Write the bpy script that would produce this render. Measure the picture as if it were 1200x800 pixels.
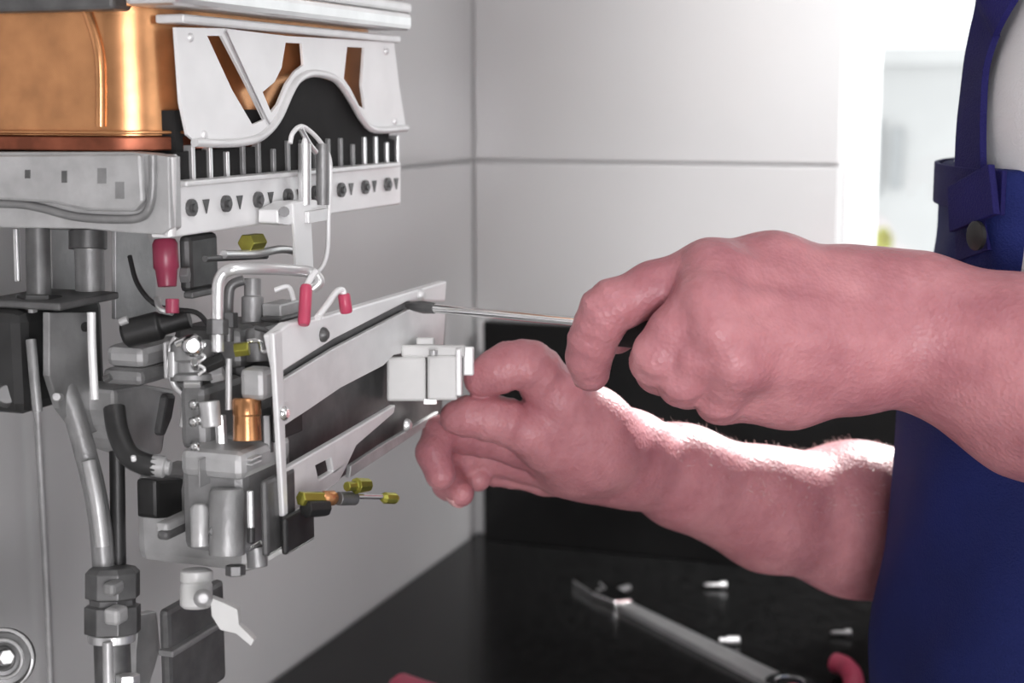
import bpy, bmesh, math, random
import numpy as np
from mathutils import Vector, Matrix
from mathutils.geometry import tessellate_polygon

random.seed(7)
for o in list(bpy.data.objects):
    bpy.data.objects.remove(o)
scene = bpy.context.scene
COL = scene.collection

# ------------------------------------------------------------------ camera
FPX = 1800.0
PITCH = math.radians(8.8)
YAW = math.radians(19.6)
CAM = Vector((0.0, 0.0, 1.37))
cam_data = bpy.data.cameras.new('camera')
cam_data.sensor_width = 36.0
cam_data.lens = 36.0 * FPX / 1200.0
cam_data.clip_start = 0.02
cam_data.dof.use_dof = True
cam_data.dof.focus_distance = 0.80
cam_data.dof.aperture_fstop = 8.0
cam = bpy.data.objects.new('camera', cam_data)
COL.objects.link(cam)
cam.location = CAM
cam.rotation_euler = (math.pi / 2 - PITCH, 0, YAW)
scene.camera = cam

# ------------------------------------------------------------------ light
scene.view_settings.view_transform = 'Standard'
scene.view_settings.look = 'None'
scene.view_settings.exposure = 0.0
scene.view_settings.gamma = 1.0
scene.view_settings.use_curve_mapping = False
world = bpy.data.worlds.new('sky')
scene.world = world
world.use_nodes = True
wn = world.node_tree.nodes
bg = wn['Background']
bg.inputs['Color'].default_value = (0.97, 0.99, 1.0, 1)
bg.inputs['Strength'].default_value = 1.6

def add_light(name, kind, loc, target, energy, color=(1, 1, 1), size=None, size_y=None, angle=None):
    d = bpy.data.lights.new(name, kind)
    d.energy = energy
    d.color = color
    if kind == 'AREA':
        d.shape = 'RECTANGLE'
        d.size = size
        d.size_y = size_y or size
    if kind == 'SUN' and angle is not None:
        d.angle = angle
    o = bpy.data.objects.new(name, d)
    COL.objects.link(o)
    o.location = loc
    v = Vector(target) - Vector(loc)
    o.rotation_euler = v.to_track_quat('-Z', 'Y').to_euler()
    return o

# sunlight falling in through the back window, over the far forearm
SUN_T = Vector((-0.25, -1.0, -0.60))
add_light('sunlight', 'SUN', (0.6, 3.0, 3.5), Vector((0.6, 3.0, 3.5)) + SUN_T, 14.0, (1, 0.98, 0.95), angle=0.02)
# added soft fill from above, no ceiling fitting is modelled
add_light('overhead_fill', 'AREA', (0.25, 0.10, 2.35), (-0.25, 0.9, 1.2), 3.6, (1, 0.98, 0.98), 0.5, 0.5)
# added spot that only brightens the back wall by the window
spot = add_light('wall_fill_spot', 'SPOT', (0.36, 0.95, 2.40), (0.05, 1.56, 1.42), 165.0, (1, 1, 1))
spot.data.spot_size = math.radians(50); spot.data.spot_blend = 1.0; spot.data.shadow_soft_size = 0.05
# added key light low behind the camera, no real lamp stands there
add_light('camera_fill', 'AREA', (0.30, -0.40, 1.22), (-0.15, 0.85, 1.20), 10.0, (1, 0.97, 1.0), 0.4, 0.4)
# added fill from the right for the heater front; the wall has no door
add_light('right_fill', 'AREA', (1.40, 0.05, 1.55), (-0.4, 0.75, 1.30), 7.5, (0.98, 0.99, 1.0), 0.8, 1.8)

# ------------------------------------------------------------------ pixel helpers (1200 x 800)
R_ = Vector((math.cos(YAW), math.sin(YAW), 0))
F_ = Vector((-math.sin(YAW) * math.cos(PITCH), math.cos(YAW) * math.cos(PITCH), -math.sin(PITCH)))
U_ = R_.cross(F_)
def ray(px, py):
    return F_ + R_ * ((px - 600.0) / FPX) - U_ * ((py - 400.0) / FPX)
def P(px, py, d):
    return CAM + ray(px, py) * d
def onX(px, py, X):
    r = ray(px, py); return CAM + r * ((X - CAM.x) / r.x)
def onY(px, py, Y):
    r = ray(px, py); return CAM + r * ((Y - CAM.y) / r.y)
def onZ(px, py, Z):
    r = ray(px, py); return CAM + r * ((Z - CAM.z) / r.z)
def rad(rpx, d):
    return rpx * d / FPX

# ------------------------------------------------------------------ materials
MATS = {}
def mat(name, color, rough=0.5, metal=0.0, var=0.0, scale=20.0, bump=0.0, bscale=200.0, coat=0.0, sss=0.0, spec=0.5, color2=None):
    if name in MATS:
        return MATS[name]
    m = bpy.data.materials.new(name)
    m.use_nodes = True
    nt = m.node_tree
    b = nt.nodes['Principled BSDF']
    b.inputs['Roughness'].default_value = rough
    b.inputs['Metallic'].default_value = metal
    b.inputs['Coat Weight'].default_value = coat
    b.inputs['Specular IOR Level'].default_value = spec
    if sss:
        b.inputs['Subsurface Weight'].default_value = sss
        b.inputs['Subsurface Radius'].default_value = (0.008, 0.003, 0.002)
        b.inputs['Subsurface Scale'].default_value = 0.6
    tc = nt.nodes.new('ShaderNodeTexCoord')
    c = tuple(color) + (1,)
    if var > 0 or color2:
        n = nt.nodes.new('ShaderNodeTexNoise')
        n.inputs['Scale'].default_value = scale
        n.inputs['Detail'].default_value = 4
        nt.links.new(tc.outputs['Object'], n.inputs['Vector'])
        r = nt.nodes.new('ShaderNodeValToRGB')
        r.color_ramp.elements[0].position = 0.35
        r.color_ramp.elements[1].position = 0.65
        if color2:
            r.color_ramp.elements[0].color = c
            r.color_ramp.elements[1].color = tuple(color2) + (1,)
        else:
            r.color_ramp.elements[0].color = tuple(max(0, x * (1 - var)) for x in color) + (1,)
            r.color_ramp.elements[1].color = tuple(min(1, x * (1 + var)) for x in color) + (1,)
        nt.links.new(n.outputs['Fac'], r.inputs['Fac'])
        nt.links.new(r.outputs['Color'], b.inputs['Base Color'])
    else:
        b.inputs['Base Color'].default_value = c
    if bump > 0:
        n2 = nt.nodes.new('ShaderNodeTexNoise')
        n2.inputs['Scale'].default_value = bscale
        n2.inputs['Detail'].default_value = 5
        nt.links.new(tc.outputs['Object'], n2.inputs['Vector'])
        bp = nt.nodes.new('ShaderNodeBump')
        bp.inputs['Strength'].default_value = bump
        bp.inputs['Distance'].default_value = 0.002
        nt.links.new(n2.outputs['Fac'], bp.inputs['Height'])
        nt.links.new(bp.outputs['Normal'], b.inputs['Normal'])
    MATS[name] = m
    return m

M_TILE = mat('tile_glaze', (0.62, 0.62, 0.62), 0.18, var=0.03, scale=3, coat=0.2)
M_GROUT = mat('grout', (0.62, 0.62, 0.62), 0.9, bump=0.3)
M_PLASTER = mat('plaster', (0.75, 0.75, 0.75), 0.9, bump=0.2, bscale=80)
M_FLOOR = mat('floor_tile', (0.35, 0.33, 0.31), 0.5, var=0.1)
M_FRAME = mat('window_white', (0.80, 0.80, 0.80), 0.4, var=0.02)
M_COPPER = mat('copper', (0.60, 0.29, 0.13), 0.27, 0.8, var=0.18, scale=45, bump=0.06, bscale=60)
M_COPPER_DARK = mat('copper_tarnished', (0.28, 0.09, 0.05), 0.40, 0.8, var=0.3, scale=60)
M_STEEL = mat('steel_bright', (0.80, 0.80, 0.80), 0.30, 0.75, var=0.05, scale=50)
M_ZINC = mat('zinc_plate', (0.80, 0.80, 0.80), 0.42, 0.35, var=0.05, scale=60)
M_PANEL = mat('panel_grey', (0.55, 0.55, 0.55), 0.5, 0.1, var=0.05, scale=6)
M_WHITE = mat('enamel_white', (0.86, 0.86, 0.86), 0.35, 0.1, var=0.03, scale=40)
M_GREY = mat('casting_grey', (0.28, 0.28, 0.28), 0.45, 0.5, var=0.12, scale=70, bump=0.15, bscale=300)
M_GREYL = mat('casting_light', (0.48, 0.48, 0.48), 0.42, 0.45, var=0.1, scale=70, bump=0.1, bscale=300)
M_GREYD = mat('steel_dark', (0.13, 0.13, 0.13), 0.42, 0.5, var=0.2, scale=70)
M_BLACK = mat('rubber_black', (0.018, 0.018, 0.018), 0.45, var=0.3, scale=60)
M_DEEPBLK = mat('deep_black', (0.010, 0.010, 0.010), 0.9, var=0.4, scale=40)  # near-black for the unlit chamber hollow and a hole, also a screw
M_CHROME = mat('chrome', (0.85, 0.85, 0.85), 0.13, 1.0, var=0.03)
M_BRASS = mat('brass', (0.42, 0.40, 0.08), 0.28, 0.85, var=0.12, scale=80)
M_RED = mat('red_plastic', (0.36, 0.05, 0.10), 0.35, var=0.1, scale=60)
M_REDB = mat('red_grip', (0.50, 0.06, 0.12), 0.35, var=0.1, scale=60)
M_PLASTIC = mat('white_plastic', (0.62, 0.62, 0.61), 0.35, var=0.03, scale=60)
M_GLASSBLK = mat('black_worktop', (0.012, 0.012, 0.012), 0.22, var=0.4, scale=140, spec=0.15)
M_GLASSBLK2 = mat('black_glass', (0.010, 0.010, 0.010), 0.14, var=0.2, scale=10, spec=0.18)
M_CABINET = mat('cabinet_dark', (0.03, 0.03, 0.03), 0.5, var=0.2, scale=8)
M_DENIM = mat('blue_twill', (0.009, 0.016, 0.105), 0.75, var=0.22, scale=9, bump=0.5, bscale=900, spec=0.25)
M_DENIM2 = mat('blue_twill_strap', (0.013, 0.011, 0.100), 0.7, var=0.15, scale=14, bump=0.5, bscale=900, spec=0.25)
M_COTTON = mat('white_cotton', (0.74, 0.74, 0.75), 0.9, var=0.03, scale=15, bump=0.3, bscale=700)
M_BOOT = mat('boot_leather', (0.05, 0.04, 0.03), 0.5, var=0.2)
M_HAIR = mat('brown_hair', (0.05, 0.03, 0.02), 0.6, var=0.3, scale=120, bump=0.8, bscale=150)
M_FUZZ = mat('arm_fuzz', (0.85, 0.78, 0.72), 0.5)
M_NAIL = mat('nail', (0.66, 0.36, 0.36), 0.22, var=0.05, spec=0.5)
M_FACADE = mat('facade', (0.62, 0.62, 0.62), 0.9, var=0.06, scale=2)
M_FACADEW = mat('facade_window', (0.40, 0.41, 0.42), 0.2)
M_LEAF = mat('leaf_yellow', (0.55, 0.60, 0.15), 0.6, var=0.25, scale=12)

def make_skin():
    m = bpy.data.materials.new('skin')
    m.use_nodes = True
    nt = m.node_tree
    b = nt.nodes['Principled BSDF']
    b.inputs['Roughness'].default_value = 0.43
    b.inputs['Specular IOR Level'].default_value = 0.42
    b.inputs['Subsurface Weight'].default_value = 0.25
    b.inputs['Subsurface Radius'].default_value = (0.008, 0.003, 0.002)
    b.inputs['Subsurface Scale'].default_value = 0.5
    tc = nt.nodes.new('ShaderNodeTexCoord')
    def noise(scale, detail):
        n = nt.nodes.new('ShaderNodeTexNoise')
        n.inputs['Scale'].default_value = scale
        n.inputs['Detail'].default_value = detail
        nt.links.new(tc.outputs['Object'], n.inputs['Vector'])
        return n
    n1 = noise(28, 5)
    r1 = nt.nodes.new('ShaderNodeValToRGB')
    e = r1.color_ramp.elements
    e[0].position = 0.30; e[0].color = (0.42, 0.160, 0.185, 1)
    e[1].position = 0.70; e[1].color = (0.60, 0.270, 0.290, 1)
    nt.links.new(n1.outputs['Fac'], r1.inputs['Fac'])
    n3 = noise(160, 3)
    mx = nt.nodes.new('ShaderNodeMixRGB'); mx.blend_type = 'MULTIPLY'
    mx.inputs['Fac'].default_value = 0.25
    r3 = nt.nodes.new('ShaderNodeValToRGB')
    r3.color_ramp.elements[0].position = 0.3; r3.color_ramp.elements[0].color = (0.75, 0.6, 0.6, 1)
    r3.color_ramp.elements[1].position = 0.6; r3.color_ramp.elements[1].color = (1, 1, 1, 1)
    nt.links.new(n3.outputs['Fac'], r3.inputs['Fac'])
    nt.links.new(r1.outputs['Color'], mx.inputs['Color1'])
    nt.links.new(r3.outputs['Color'], mx.inputs['Color2'])
    nt.links.new(mx.outputs['Color'], b.inputs['Base Color'])
    v = nt.nodes.new('ShaderNodeTexVoronoi'); v.inputs['Scale'].default_value = 420
    nt.links.new(tc.outputs['Object'], v.inputs['Vector'])
    n2 = noise(70, 6)
    add = nt.nodes.new('ShaderNodeMath'); add.operation = 'MULTIPLY_ADD'
    nt.links.new(v.outputs['Distance'], add.inputs[0]); add.inputs[1].default_value = 0.25
    nt.links.new(n2.outputs['Fac'], add.inputs[2])
    bp = nt.nodes.new('ShaderNodeBump')
    bp.inputs['Strength'].default_value = 0.5; bp.inputs['Distance'].default_value = 0.0025
    nt.links.new(add.outputs[0], bp.inputs['Height'])
    nt.links.new(bp.outputs['Normal'], b.inputs['Normal'])
    return m
M_SKIN = make_skin()

def make_glass():
    m = bpy.data.materials.new('window_glass')
    m.use_nodes = True
    nt = m.node_tree
    nt.nodes.remove(nt.nodes['Principled BSDF'])
    t = nt.nodes.new('ShaderNodeBsdfTransparent'); t.inputs['Color'].default_value = (0.97, 0.98, 0.98, 1)
    g = nt.nodes.new('ShaderNodeBsdfGlossy'); g.inputs['Roughness'].default_value = 0.02
    mx = nt.nodes.new('ShaderNodeMixShader'); mx.inputs['Fac'].default_value = 0.05
    nt.links.new(t.outputs[0], mx.inputs[1]); nt.links.new(g.outputs[0], mx.inputs[2])
    nt.links.new(mx.outputs[0], nt.nodes['Material Output'].inputs['Surface'])
    return m
M_GLASS = make_glass()

# ------------------------------------------------------------------ object helpers
def link_mesh(name, me, m, parent=None, smooth=False):
    o = bpy.data.objects.new(name, me)
    COL.objects.link(o)
    me.materials.clear(); me.materials.append(m)
    if smooth:
        me.polygons.foreach_set('use_smooth', [True] * len(me.polygons))
    if parent is not None:
        o.parent = parent
        if parent.type == 'EMPTY':
            o.matrix_parent_inverse = Matrix.Translation(-parent.location)
    return o

def obj(name, bm, m, parent=None, smooth=False, bevel=0.0, seg=2):
    bmesh.ops.recalc_face_normals(bm, faces=bm.faces)
    me = bpy.data.meshes.new(name)
    bm.to_mesh(me); bm.free()
    o = link_mesh(name, me, m, parent, smooth)
    if smooth:
        try:
            me.set_sharp_from_angle(angle=math.radians(42))
        except Exception:
            pass
    if bevel > 0:
        md = o.modifiers.new('bevel', 'BEVEL')
        md.width = bevel; md.segments = seg; md.limit_method = 'ANGLE'; md.angle_limit = math.radians(40)
    return o

def tag(o, label, cat, group=None, kind=None):
    o['label'] = label; o['category'] = cat
    if group: o['group'] = group
    if kind: o['kind'] = kind
    return o

def empty(name, loc):
    o = bpy.data.objects.new(name, None)
    COL.objects.link(o)
    o.location = Vector(loc); o.empty_display_size = 0.02
    return o

def struct(o):
    o['kind'] = 'structure'
    return o

def bm_box(x0, x1, y0, y1, z0, z1, bm=None):
    bm = bm or bmesh.new()
    v = [bm.verts.new((x, y, z)) for x in (x0, x1) for y in (y0, y1) for z in (z0, z1)]
    for f in ((0, 1, 3, 2), (4, 6, 7, 5), (0, 4, 5, 1), (2, 3, 7, 6), (0, 2, 6, 4), (1, 5, 7, 3)):
        bm.faces.new([v[i] for i in f])
    return bm

def frame_for(d):
    d = d.normalized()
    up = Vector((0, 0, 1)) if abs(d.z) < 0.9 else Vector((1, 0, 0))
    a = d.cross(up).normalized()
    return a, d.cross(a).normalized()

def bm_obox(c, ax, ay, az, bm=None):
    """box with centre c and half-extent vectors"""
    bm = bm or bmesh.new()
    v = [bm.verts.new(c + ax * i + ay * j + az * k) for i in (-1, 1) for j in (-1, 1) for k in (-1, 1)]
    for f in ((0, 1, 3, 2), (4, 6, 7, 5), (0, 4, 5, 1), (2, 3, 7, 6), (0, 2, 6, 4), (1, 5, 7, 3)):
        bm.faces.new([v[i] for i in f])
    return bm

def bm_lathe(p0, p1, prof, n=20, bm=None, rot=0.0):
    """prof: list of (t along p0->p1 0..1, radius)"""
    bm = bm or bmesh.new()
    p0 = Vector(p0); p1 = Vector(p1)
    a, b = frame_for(p1 - p0)
    rings = []
    for t, r in prof:
        c = p0.lerp(p1, t)
        rings.append([bm.verts.new(c + (a * math.cos(rot + 2 * math.pi * i / n) + b * math.sin(rot + 2 * math.pi * i / n)) * max(r, 1e-5)) for i in range(n)])
    for q in range(len(rings) - 1):
        for i in range(n):
            bm.faces.new((rings[q][i], rings[q][(i + 1) % n], rings[q + 1][(i + 1) % n], rings[q + 1][i]))
    bm.faces.new(list(reversed(rings[0]))); bm.faces.new(rings[-1])
    return bm

def bm_cyl(p0, p1, r, n=20, bm=None, r1=None):
    return bm_lathe(p0, p1, [(0, r), (1, r if r1 is None else r1)], n, bm)

def smooth_path(pts, sub=6):
    pts = [Vector(p) for p in pts]
    if len(pts) < 3 or sub < 2:
        return pts
    out = []
    for i in range(len(pts) - 1):
        p0 = pts[max(i - 1, 0)]; p1 = pts[i]; p2 = pts[i + 1]; p3 = pts[min(i + 2, len(pts) - 1)]
        for k in range(sub):
            t = k / sub
            out.append(0.5 * ((2 * p1) + (p2 - p0) * t + (2 * p0 - 5 * p1 + 4 * p2 - p3) * t * t + (3 * p1 - p0 - 3 * p2 + p3) * t ** 3))
    out.append(pts[-1])
    return out

def bm_tube(pts, r, n=12, sub=6, bm=None, r1=None):
    bm = bm or bmesh.new()
    path = smooth_path(pts, sub)
    m = len(path)
    rings = []
    a = None
    for i, p in enumerate(path):
        d = (path[min(i + 1, m - 1)] - path[max(i - 1, 0)])
        if d.length < 1e-9: d = Vector((0, 0, 1))
        d.normalize()
        if a is None:
            a, _ = frame_for(d)
        a = (a - d * a.dot(d)).normalized()
        b = d.cross(a)
        rr = r if r1 is None else r + (r1 - r) * i / (m - 1)
        rings.append([bm.verts.new(p + (a * math.cos(2 * math.pi * k / n) + b * math.sin(2 * math.pi * k / n)) * rr) for k in range(n)])
    for q in range(m - 1):
        for i in range(n):
            bm.faces.new((rings[q][i], rings[q][(i + 1) % n], rings[q + 1][(i + 1) % n], rings[q + 1][i]))
    bm.faces.new(list(reversed(rings[0]))); bm.faces.new(rings[-1])
    return bm

def bm_prism(pts, off, holes=(), bm=None):
    """solid from a planar outline (3D points) pushed along the vector off"""
    bm = bm or bmesh.new()
    loops = [[Vector(p) for p in pts]] + [[Vector(p) for p in h] for h in holes]
    off = Vector(off)
    flat = [p for l in loops for p in l]
    tris = tessellate_polygon(loops)
    v0 = [bm.verts.new(p) for p in flat]; v1 = [bm.verts.new(p + off) for p in flat]
    for t in tris:
        try:
            bm.faces.new([v0[i] for i in t]); bm.faces.new([v1[i] for i in reversed(t)])
        except ValueError:
            pass
    k = 0
    for l in loops:
        n = len(l)
        for i in range(n):
            a = k + i; b = k + (i + 1) % n
            bm.faces.new((v0[a], v0[b], v1[b], v1[a]))
        k += n
    return bm

def plate(name, pxs, X, th, m, parent=None, bevel=0.0006, holes=(), smooth=False):
    """flat piece parallel to the left wall: outline read on the plane x = X, thickness th backwards"""
    return obj(name, bm_prism([onX(a, b, X) for a, b in pxs], (-th, 0, 0), [[onX(a, b, X) for a, b in h] for h in holes]), m, parent, smooth, bevel)
def plateY(name, pxs, Y, th, m, parent=None, bevel=0.0006, holes=(), smooth=False):
    return obj(name, bm_prism([onY(a, b, Y) for a, b in pxs], (0, th, 0), [[onY(a, b, Y) for a, b in h] for h in holes]), m, parent, smooth, bevel)
def tube_px(name, pts, rpx, m, parent=None, n=12, sub=6):
    d = sum(p[2] for p in pts) / len(pts)
    return obj(name, bm_tube([P(*p) for p in pts], rad(rpx, d), n, sub), m, parent, True)
def cyl_px(name, a, b, rpx, m, parent=None, prof=None, n=20, bevel=0.0004):
    d = (a[2] + b[2]) / 2
    pr = [(t, rad(r, d)) for t, r in prof] if prof else [(0, rad(rpx, d)), (1, rad(rpx, d))]
    return obj(name, bm_lathe(P(*a), P(*b), pr, n), m, parent, n > 8, bevel)
def box_px(name, x0, x1, y0, y1, d, depth, m, parent=None, bevel=0.001, yaw=0.0):
    """block with its front at distance d, sides along the heater's own axes turned by yaw"""
    x1 = max(x0 + 0.35 * (x1 - x0), x1 - depth * math.sin(YAW) / d * FPX)
    c = P((x0 + x1) / 2, (y0 + y1) / 2, d)
    ax = Vector((math.cos(yaw), math.sin(yaw), 0)); ay = Vector((-math.sin(yaw), math.cos(yaw), 0))
    k = abs(R_.dot(ax))
    return obj(name, bm_obox(c + ay * depth / 2, ax * (rad((x1 - x0) / 2, d) / k), ay * depth / 2, Vector((0, 0, 1)) * rad((y1 - y0) / 2, d)), m, parent, False, bevel)

# ================================================================== THE ROOM
WX = -0.60      # face of the left wall (heater wall)
WY = 1.56       # face of the back wall
CZ = 0.896      # top of the worktop
wl = struct(obj('wall_left', bm_box(WX - 0.12, WX - 0.006, -1.2, WY + 0.12, 0, 2.5), M_GROUT))
GZ = onX(505, 193, WX).z
tile_cache = {}
def tile(parent, axis, a0, a1, z0, z1):
    g = 0.0012
    if axis == 'x':
        bm = bm_box(WX - 0.0065, WX, a0 + g, a1 - g, z0 + g, z1 - g)
    else:
        bm = bm_box(a0 + g, a1 - g, WY, WY + 0.0065, z0 + g, z1 - g)
    return obj('tile', bm, M_TILE, parent, False, 0.0012)
TH = 0.42; TW = 0.60
zs = [GZ + TH * k for k in range(-4, 4)]
zs = [max(0.0, min(2.5, z)) for z in zs]
for i in range(len(zs) - 1):
    if zs[i + 1] - zs[i] < 0.02: continue
    for k in range(3):
        tile(wl, 'x', WY - TW * (k + 1), WY - TW * k, zs[i], zs[i + 1])
# back wall with a window opening
X1 = onY(986, 150, WY).x
WZ0, WZ1 = 1.02, 1.70      # window sill and head
bmw = bm_box(WX - 0.12, X1, WY + 0.006, WY + 0.13, 0, 2.5)
bm_box(X1, 1.5, WY + 0.006, WY + 0.13, 0, WZ0, bmw)
bm_box(X1, 1.5, WY + 0.006, WY + 0.13, WZ1, 2.5, bmw)
wb = struct(obj('wall_back', bmw, M_GROUT))
for i in range(len(zs) - 1):
    if zs[i + 1] - zs[i] < 0.02: continue
    tile(wb, 'y', WX, X1, zs[i], zs[i + 1])
    for a in (X1, X1 + TW, X1 + 2 * TW):
        lo, hi = zs[i], min(zs[i + 1], WZ0)
        if hi - lo > 0.02: tile(wb, 'y', a, min(a + TW, 1.5), lo, hi)
        lo, hi = max(zs[i], WZ1), zs[i + 1]
        if hi - lo > 0.02: tile(wb, 'y', a, min(a + TW, 1.5), lo, hi)
struct(obj('floor', bm_box(-0.75, 1.62, -1.32, WY + 0.13, -0.05, 0), M_FLOOR))
struct(obj('ceiling', bm_box(-0.75, 1.62, -1.32, WY + 0.13, 2.5, 2.55), M_PLASTER))
struct(obj('wall_right', bm_box(1.5, 1.62, -1.2, WY + 0.13, 0, 2.5), M_PLASTER))
struct(obj('wall_front', bm_box(-0.72, 1.62, -1.32, -1.2, 0, 2.5), M_PLASTER))
# window
wf = bmesh.new()
fr = 0.028
bm_box(X1, X1 + fr, WY + 0.03, WY + 0.09, WZ0, WZ1, wf)
bm_box(1.5 - fr, 1.5, WY + 0.03, WY + 0.09, WZ0, WZ1, wf)
bm_box(X1 + fr, 1.5 - fr, WY + 0.03, WY + 0.09, WZ0, WZ0 + fr, wf)
bm_box(X1 + fr, 1.5 - fr, WY + 0.03, WY + 0.09, WZ1 - fr, WZ1, wf)
win = struct(obj('window_1', wf, M_FRAME, None, False, 0.003))
obj('pane', bm_box(X1 + fr, 1.5 - fr, WY + 0.058, WY + 0.062, WZ0 + fr, WZ1 - fr), M_GLASS, win)
obj('window_sill', bm_box(X1, 1.5, WY - 0.01, WY + 0.03, WZ0 - 0.02, WZ0), M_FRAME, win, False, 0.003)
obj('window_mullion', bm_box(0.72, 0.76, WY + 0.035, WY + 0.085, WZ0 + fr, WZ1 - fr), M_FRAME, win, False, 0.003)

# neighbouring house outside the window
HY = 7.0
top = onY(1040, 62, HY).z
house = empty('house', (0.5, HY, 0))
obj('wall', bm_box(-1.6, 3.2, HY, HY + 3, 0, top), M_FACADE, house)
a = onY(998, 140, HY); b = onY(1032, 228, HY)
obj('window', bm_box(a.x, b.x, HY - 0.04, HY + 0.01, b.z, a.z), M_FACADEW, house, False, 0.01)
obj('window_frame', bm_box((a.x + b.x) / 2 - 0.015, (a.x + b.x) / 2 + 0.015, HY - 0.06, HY - 0.03, b.z, a.z), M_FRAME, house)
a = onY(1046, 150, HY); b = onY(1056, 220, HY)
obj('shutter', bm_box(a.x, b.x, HY - 0.03, HY + 0.01, b.z, a.z), M_FACADEW, house)
obj('eaves', bm_box(-1.65, 3.25, HY - 0.08, HY, top - 0.05, top + 0.02), M_FACADE, house)
tag(house, 'pale blurred house front seen outside through the bright window', 'house')
c = onY(1034, 281, 6.0)
sb = bmesh.new()
for i in range(160):
    u = Vector((random.gauss(0, 1), random.gauss(0, 1), random.gauss(0, 1))).normalized() * random.uniform(0.5, 1)
    q = Vector((c.x, 6.0, c.z)) + Vector((u.x * 0.045, u.y * 0.05, u.z * 0.045))
    s = 0.014
    d1 = Vector((random.uniform(-1, 1), random.uniform(-1, 1), random.uniform(-1, 1))).normalized() * s
    d2 = d1.cross(Vector((0.3, 0.5, 0.8))).normalized() * s * 0.6
    sb.faces.new([sb.verts.new(q + d1), sb.verts.new(q + d2), sb.verts.new(q - d1), sb.verts.new(q - d2)])
shr = empty('shrub', (c.x, 6.0, 0))
obj('foliage', sb, M_LEAF, shr)
obj('stem', bm_tube([Vector((c.x, 6.0, 0)), Vector((c.x + 0.01, 6.0, c.z * 0.5)), Vector((c.x, 6.0, c.z))], 0.006, 8), M_CABINET, shr, True)
tag(shr, 'small yellow-green shrub in front of the house outside', 'shrub')

# worktop, cabinet below it, splashback
ctr = empty('kitchen_counter', (-0.1, 1.3, 0))
cy0 = 1.03
CX = -0.125; CB = 1.24; XR = 1.3; wx = WX + 0.003; wy = WY - 0.003
ell_ = lambda z, i=0.0: [Vector(q + (z,)) for q in ((wx, cy0 + i), (CX - i, cy0 + i), (CX - i, CB + i), (XR, CB + i), (XR, wy), (wx, wy))]
obj('worktop', bm_prism(ell_(CZ - 0.035), (0, 0, 0.035)), M_GLASSBLK, ctr, False, 0.003)
obj('cabinet_body', bm_prism(ell_(0.10, 0.025), (0, 0, CZ - 0.136)), M_CABINET, ctr, False, 0.002)
obj('plinth', bm_prism(ell_(0.0, 0.06), (0, 0, 0.10)), M_BLACK, ctr)
for k in range(1):
    dx = 0.45
    dr = obj('cabinet_door', bm_box(WX + 0.01 + k * dx, WX + k * dx + dx - 0.01, cy0 + 0.005, cy0 + 0.024, 0.12, CZ - 0.05), M_CABINET, ctr, False, 0.002)
    obj('handle', bm_tube([Vector((WX + k * dx + 0.40, cy0 + 0.01, 0.6)), Vector((WX + k * dx + 0.40, cy0 - 0.02, 0.6)), Vector((WX + k * dx + 0.40, cy0 - 0.02, 0.75)), Vector((WX + k * dx + 0.40, cy0 + 0.01, 0.75))], 0.004, 8, 1), M_STEEL, dr, True)
tag(ctr, 'glossy black worktop on dark cabinets in the tiled corner', 'counter')
pa = onY(566, 376, WY - 0.03); 
spl = empty('splashback', (0.2, WY - 0.02, CZ))
obj('glass_panel', bm_box(pa.x, 1.25, WY - 0.03, WY - 0.012, CZ, pa.z), M_GLASSBLK2, spl, False, 0.002)
obj('end_trim', bm_box(pa.x - 0.006, pa.x, WY - 0.031, WY - 0.008, CZ + 0.21, pa.z + 0.001), M_STEEL, spl, False, 0.001)
tag(spl, 'black glass splashback panel standing on the worktop against the wall', 'splashback')

# ================================================================== THE WATER HEATER
XF = -0.40
XP = -0.345
heater = empty('gas_water_heater', (WX, 0.78, 0.82))
tag(heater, 'opened gas water heater with copper heat exchanger on the tiled wall', 'water heater')
H = heater
YN = onX(200, 220, XF).y          # near side of the heater front
YFAR = onX(472, 200, XF).y
obj('back_panel', bm_box(WX, WX + 0.012, 0.50, 0.97, 0.80, 1.95), M_PANEL, H, False, 0.003)
# copper heat exchanger
def rounded_outline(x_front, y0, y1, x_back, r, n=8):
    pts = [Vector((x_back, y0, 0))]
    for i in range(n + 1):
        t = math.pi / 2 * i / n
        pts.append(Vector((x_front - r + r * math.sin(t), y0 + r - r * math.cos(t), 0)))
    for i in range(n + 1):
        t = math.pi / 2 * i / n
        pts.append(Vector((x_front - r + r * math.cos(t), y1 - r + r * math.sin(t), 0)))
    pts.append(Vector((x_back, y1, 0)))
    return pts
def ring_solid(name, x_front, y0, y1, r, z0, z1, m, parent, bevel=0.001, n=8):
    pts = [p + Vector((0, 0, z0)) for p in rounded_outline(x_front, y0, y1, WX + 0.014, r, n)]
    return obj(name, bm_prism(pts, (0, 0, z1 - z0)), m, parent, True, bevel)
zc0 = onY(100, 160, YN).z; zc1 = onY(100, 8, YN).z
hx = ring_solid('heat_exchanger', XF - 0.006, YN - 0.004, YFAR - 0.01, 0.034, zc0, zc1 + 0.10, M_COPPER, H)
ring_solid('exchanger_rim', XF - 0.003, YN - 0.009, YFAR - 0.008, 0.036, onY(100, 176, YN).z, zc0, M_COPPER_DARK, hx)
ring_solid('exchanger_bead', XF - 0.002, YN - 0.008, YFAR - 0.008, 0.036, onY(100, 153, YN).z, onY(100, 157, YN).z, M_COPPER, hx)
ring_solid('exchanger_bead', XF - 0.004, YN - 0.007, YFAR - 0.008, 0.036, onY(100, 2, YN).z, onY(100, 9, YN).z, M_COPPER, hx)
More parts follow.
